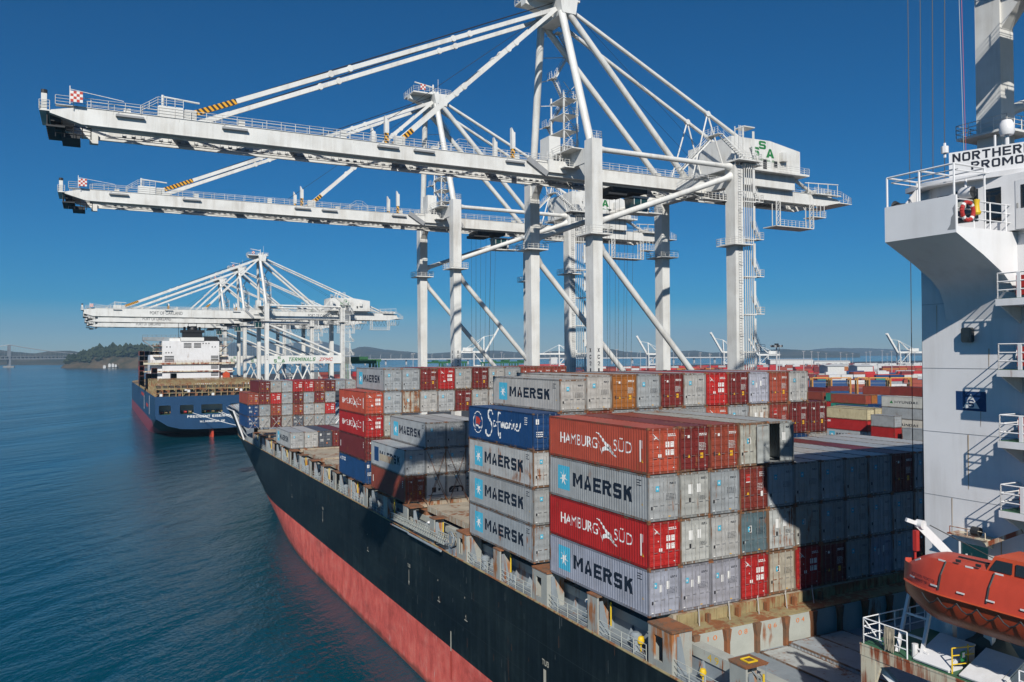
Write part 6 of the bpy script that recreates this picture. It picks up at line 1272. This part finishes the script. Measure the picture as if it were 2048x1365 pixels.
def blockrow(px0, px1, d, tiers, along, wts='MBRGWN', gap=.12):
    a = bear(px0, d, QUAY); c = bear(px1, d*along, QUAY); n = int((c-a).length/13.0); dv = (c-a).normalized(); nv = V((-dv.y, dv.x, 0))
    for i in range(n):
        if ry.random() < gap: continue
        for w in range(3):
            hgt_ = max(1, int(tiers-ry.random()*2.2))
            for t_ in range(hgt_):
                p = a+dv*(i*13.0)+nv*(w*2.7)+V((0,0,2.62*t_)); mi = 'MBRGWNCAEUY'.index(ry.choice(wts)); fb.beam(p+V((0,0,1.3)), p+dv*12.2+V((0,0,1.3)), 2.44, 2.56, mi)
n_ = 0
def rowof(px0, px1, d, tiers, along, wts, word):
    global n_
    a = bear(px0, d, QUAY); c = bear(px1, d*along, QUAY); n = int((c-a).length/13.0); dv = (c-a).normalized(); rz = math.atan2(-dv.x, dv.y)
    for i in range(n):
        h_ = max(1, int(tiers-ry.random()*2.0))
        for t_ in range(h_):
            cc = ry.choice(wts); p = a+dv*(i*13.0)+V((0,0,2.62*t_)); o = container('shipping_container', f'{PAL[cc][3]} container, {ORD[t_]} level, {ORD[i % 13]} along the {word} yard row', p, cc, h=STD, lod=0, group='containers in the middle yard'); o.rotation_euler[2] = rz
rowof(1600, 1842, 330, 4.6, .98, 'MBNRWYGB', 'front')
rowof(1560, 1850, 445, 4.2, 1.02, 'MNWBRCAU', 'second')
rowof(1450, 1850, 640, 4.4, 1.05, 'WGMNBRE', 'third')
for px0, px1, d, t_, al, w in ((1560,1860,230,4,.9,'MBRNB'),(1560,1860,380,4,.95,'MBNRGY'),(1540,1860,540,5,1.,'WWGMBN'),(1480,1860,760,5,1.05,'WWGMNBR'),(1300,1860,880,4,1.1,'WMBGNRE'),(1180,1860,1020,5,1.1,'MBRRAB'),(1060,1500,900,4.5,1.,'MBRBAR'),(1180,1700,1180,5,1.1,'MBRGWB'),(1000,1450,1250,4,1.05,'MRBNA'),(870,1200,1150,3.5,1.05,'MBRM'),(640,1000,900,4.5,1.15,'MBRM'),(690,860,640,4.6,1.1,'MBRMG'),(690,760,420,5,1.15,'MRBGC'),(1500,1860,1350,5,1.1,'WWGWMW'),(1650,1860,1150,6,1.05,'WWGWW'),(1200,1500,1400,4,1.05,'RMB'),(560,700,560,5,1.3,'MBRM')): blockrow(px0, px1, d, t_, al, w)
tag(struct('far_container_mass', fb, YM), 'hazy mass of mixed coloured containers filling the far terminal yard', None, None, 'stuff')
# light masts
for i, (px, yt, d) in enumerate(((1233,700,900),(1262,704,1000),(1281,703,1100),(1292,706,1150),(1319,700,980),(1347,703,1200),(1363,707,1300),(1401,706,1100),(1420,709,1000),(1607,703,980),(1623,704,1100),(1636,705,1150),(1652,707,1400),(1681,706,1350),(1693,709,1500),(1705,707,1500),(1732,705,1300),(1740,704,1180),(1764,702,1250),(1774,708,1500),(1783,703,1060),(1815,706,1300),(1829,706,1200),(1100,704,1100),(1003,705,1300),(850,706,900),(826,708,850),(700,706,760))):
    p = bear(px, d, QUAY); zt = max(10., hgt(px, yt, d)); mb = MB(); mb.tube(p, V((p.x,p.y,zt)), .45, 6, 0, .22); mb.box(p.x-2.2,p.y-.4,zt-.3,p.x+2.2,p.y+.4,zt+.3); mb.box(p.x-.4,p.y-2.2,zt-.25,p.x+.4,p.y+2.2,zt+.25)
    solo('light_mast', mb, 'bridge_white', 'slender pale light mast rising from the far container yard', 'lamp', 'light masts of the far yard')
p = bear(1553, 560, QUAY); zt = hgt(1553, 692, 560); t = thing('high_mast_light', 'tall mast with a ring of dark floodlights beside the stair tower leg', 'lamp', p)
mb = MB(); mb.tube(p, V((p.x,p.y,zt+.5)), .75, 8, 0, .45); mb.tube(p+V((2.4,0,0)), V((p.x+2.4,p.y,zt-1)), .25, 5, 0); part(t, 'pole', mb, 'bridge_white')
mb = MB()
for i in range(12): a = i*math.pi/6; c = V((p.x+math.cos(a)*3.4,p.y+math.sin(a)*3.4,zt)); mb.box(c.x-.7,c.y-.5,zt-1.0,c.x+.7,c.y+.5,zt+.5,i % 2); mb.beam(V((p.x,p.y,zt+.3)), c, .2, .2)
mb.box(p.x-1,p.y-1,zt+.5,p.x+1,p.y+1,zt+1.6); part(t, 'floodlight_ring', mb, ['dark_steel', 'crane_grey'])
# warehouses
def shed(px0, px1, ytop, d, lab, win=False):
    a = bear(px0, d, QUAY); c = bear(px1, d, QUAY); z = hgt((px0+px1)/2, ytop, d); dv = (c-a); nv = V((-dv.y, dv.x, 0)).normalized()*26; t = thing('warehouse', lab, 'building', (a+c)/2)
    mb = MB(); mb.prism([a, c, c+nv, a+nv], (0,0,z-QUAY-1)); part(t, 'wall', mb, 'roof_white')
    mb = MB(); e = V((0,0,z-QUAY-1)); f = V((0,0,z-QUAY+.8)); k = dv.normalized()*1.0; g_ = nv.normalized(); mb.prism([a+e-g_-k, a+f+nv*.5-k, a+e+nv+g_-k], dv+2*k); part(t, 'roof', mb, 'roof_white')
    mb = MB()
    for i in range(int(dv.length/14)): q = a+dv.normalized()*(4+i*14)-g_*.05; mb.prism([q, q+dv.normalized()*7, q+dv.normalized()*7+V((0,0,5)), q+V((0,0,5))], -g_*.05)
    part(t, 'dock_door', mb, 'crane_grey' if not win else 'ochre_steel')
shed(1540, 1626, 719, 1500, 'long low white warehouse beyond the yard behind the stair tower'); shed(1655, 1688, 731, 930, 'white gate building with a tan opening, nearer the tall light mast', True); shed(1714, 1745, 731, 1000, 'white gate building with a tan opening, nearer the ship bridge', True); shed(1628, 1700, 722, 1900, 'low pale shed with lined up roofs at the far yard edge')
# yellow reefer racks
for i, (px0, px1, d) in enumerate(((1624,1656,520),(1662,1700,515),(1714,1734,515),(1738,1776,505),(1780,1821,500))):
    a = bear(px0, d, QUAY); c = bear(px1, d, QUAY); zt = hgt(px0, 756, d); mb = MB(); nv = V((FH.x,FH.y,0))*3
    for q in (a, c, a+nv, c+nv): mb.beam(q, V((q.x,q.y,zt)), .7, .7)
    for z in (zt, QUAY+.5): mb.beam(V((a.x,a.y,z)), V((c.x,c.y,z)), .6, .6)
    for k in range(1, 4): z = QUAY+(zt-QUAY)*k/4; mb.beam(V((a.x,a.y,z)), V((c.x,c.y,z)), .3, .25, 1)
    solo('reefer_rack', mb, ['orange_frame', 'bridge_grey'], f"orange steel reefer rack, {ORD[i]} along its line in the yard", 'rack', 'orange racks in the yard')
# green yard gantries
for i, (px, d, w) in enumerate(((703,430,22),(724,560,22),(905,760,24),(1010,820,26),(1042,900,26),(985,980,26),(870,1000,24))):
    p = bear(px, d, QUAY); zt = hgt(px, 722 if d < 600 else 727, d); zt = min(12, max(zt, 5)); t = thing('yard_gantry', f'green rubber tyred yard gantry, {ORD[i]} in line towards the bridge viaduct', 'crane', p, 'green yard gantries')
    for sx_ in (-1, 1):
        for sy in (-1, 1): part(t, 'leg', MB().beam((p.x+sx_*w/2,p.y+sy*4,QUAY+1),(p.x+sx_*w/2,p.y+sy*3,zt),1.0,1.0), 'rtg_green')
    mb = MB(); mb.box(p.x-w/2-1.5,p.y-3.6,zt,p.x+w/2+1.5,p.y-2.4,zt+1.8); mb.box(p.x-w/2-1.5,p.y+2.4,zt,p.x+w/2+1.5,p.y+3.6,zt+1.8); mb.box(p.x-3,p.y-4,zt+1.8,p.x+3,p.y+4,zt+3.6); part(t, 'top_girder', mb, 'rtg_green')
# far cranes, booms raised
def farcrane(px, d, ytop, raised, face, lab):
    p = bear(px, d, QUAY); H = hgt(px, ytop, d)-QUAY; t = thing('gantry_crane', lab, 'crane', p, 'white cranes far across the terminal'); R = V((RH.x,RH.y,0))*face; F = V((FH.x,FH.y,0)); P = lambda x, y, z: V((p.x,p.y,QUAY))+R*x+F*y+V((0,0,z)); zb = H*(.46 if raised else .62)
    for x in (0, 16):
        for y in (-8, 8): part(t, 'leg', MB().beam(P(x,y,0), P(x,y*.8,zb), 1.7, 1.7), W_)
    mb = MB()
    for y in (-8, 8): mb.beam(P(0,y,zb*.35), P(16,y,zb*.35), 1.3, 1.6); mb.beam(P(0,y,zb*.35), P(16,y*.9,zb*.95), .8, .8)
    part(t, 'brace', mb, W_)
    mb = MB(); mb.beam(P(-2,0,zb), P(40,0,zb), 7, 3.2); mb.beam(P(18,0,zb+4), P(34,0,zb+4), 9, 6); part(t, 'machinery_house', mb, W_)
    ap = P(0,0,zb+(H-zb)*(.62 if raised else .9)); mb = MB()
    for y in (-5, 5): mb.beam(P(0,y,zb), ap, 1.2, 1.2); mb.beam(P(22,y*.6,zb), ap, .9, .9)
    mb.beam(P(38,0,zb), ap, .6, .6); part(t, 'mast', mb, W_)
    tip = P(-(H-zb)*.62, 0, H) if raised else P(-45,0,zb)
    mb = MB(); mb.beam(P(-2,-2.4,zb), tip+F*-2.4, 1.2, 2.8); mb.beam(P(-2,2.4,zb), tip+F*2.4, 1.2, 2.8)
    for k in range(1, 8): q = P(-2,0,zb).lerp(tip, k/8); mb.beam(q-F*2.4, q+F*2.4, .8, .8)
    part(t, 'boom', mb, W_)
    part(t, 'forestay', MB().beam(ap, P(-2,0,zb).lerp(tip, .7), .6, .6), W_)
for a in ((968,1300,655,True,-1,'white far crane with a boom raised to the right, between the second crane legs'),(1118,1500,688,False,1,'white far crane low behind the nearest crane leg'),(1296,1500,672,True,1,'white far crane with dark raised head, seen under the crane ropes'),(1446,1500,665,True,1,'white far crane with boom raised left, beside the stair tower leg'),(1517,1550,678,True,1,'white far crane with boom raised, just behind the stair tower'),(1797,1450,667,True,1,'white far crane with boom raised left, beside the ship bridge wall')): farcrane(*a)
# far vessels
p = bear(1085, 1750, WATER); t = thing('cargo_ship', 'small red hulled cargo ship far off between the crane legs', 'ship', p); mb = MB(); mb.prism([p+RH*-50+V((0,0,0)), p+RH*46, p+RH*52+V((0,0,14)), p+RH*-52+V((0,0,11))], FH*18); part(t, 'hull', mb, 'red_paint')
mb = MB(); q = p+RH*18; mb.prism([q+V((0,0,11)), q+RH*14+V((0,0,11)), q+RH*14+V((0,0,27)), q+V((0,0,27))], FH*16); part(t, 'deckhouse', mb, 'roof_white')
for i, (px, d) in enumerate(((882,1980),(1000,2100),(470,2400))):
    p = bear(px, d, WATER); mb = MB(); mb.prism([p, p+RH*9, p+RH*10+V((0,0,1.6)), p+RH*-1+V((0,0,1.6))], FH*3); mb.tube(p+RH*4+FH*1.5, p+RH*4+FH*1.5+V((0,0,13)), .15, 4); mb.prism([p+RH*3.6+FH*1.5+V((0,0,2)), p+RH*-.5+FH*1.5+V((0,0,2)), p+RH*3.6+FH*1.5+V((0,0,12))], FH*.1); solo('sailboat', mb, 'label_white', 'tiny white sailboat on the water near the viaduct', 'boat', 'sailboats near the viaduct')
# ================================================================== AIR
hz = MB().box(-14000,-2400,WATER-1,14000,15400,560)
m = bpy.data.materials.new('haze_air'); m.use_nodes = True; nt = m.node_tree; nt.nodes.remove(nt.nodes['Principled BSDF']); pv = nt.nodes.new('ShaderNodeVolumePrincipled'); pv.inputs['Color'].default_value = (.42,.70,1,1); pv.inputs['Density'].default_value = HAZE; pv.inputs['Anisotropy'].default_value = .0
nt.links.new(pv.outputs[0], nt.nodes['Material Output'].inputs['Volume']); MT['haze_air'] = m
hzo = struct('haze', hz, 'haze_air', 'stuff', 'thin blue haze over the bay and terminal')
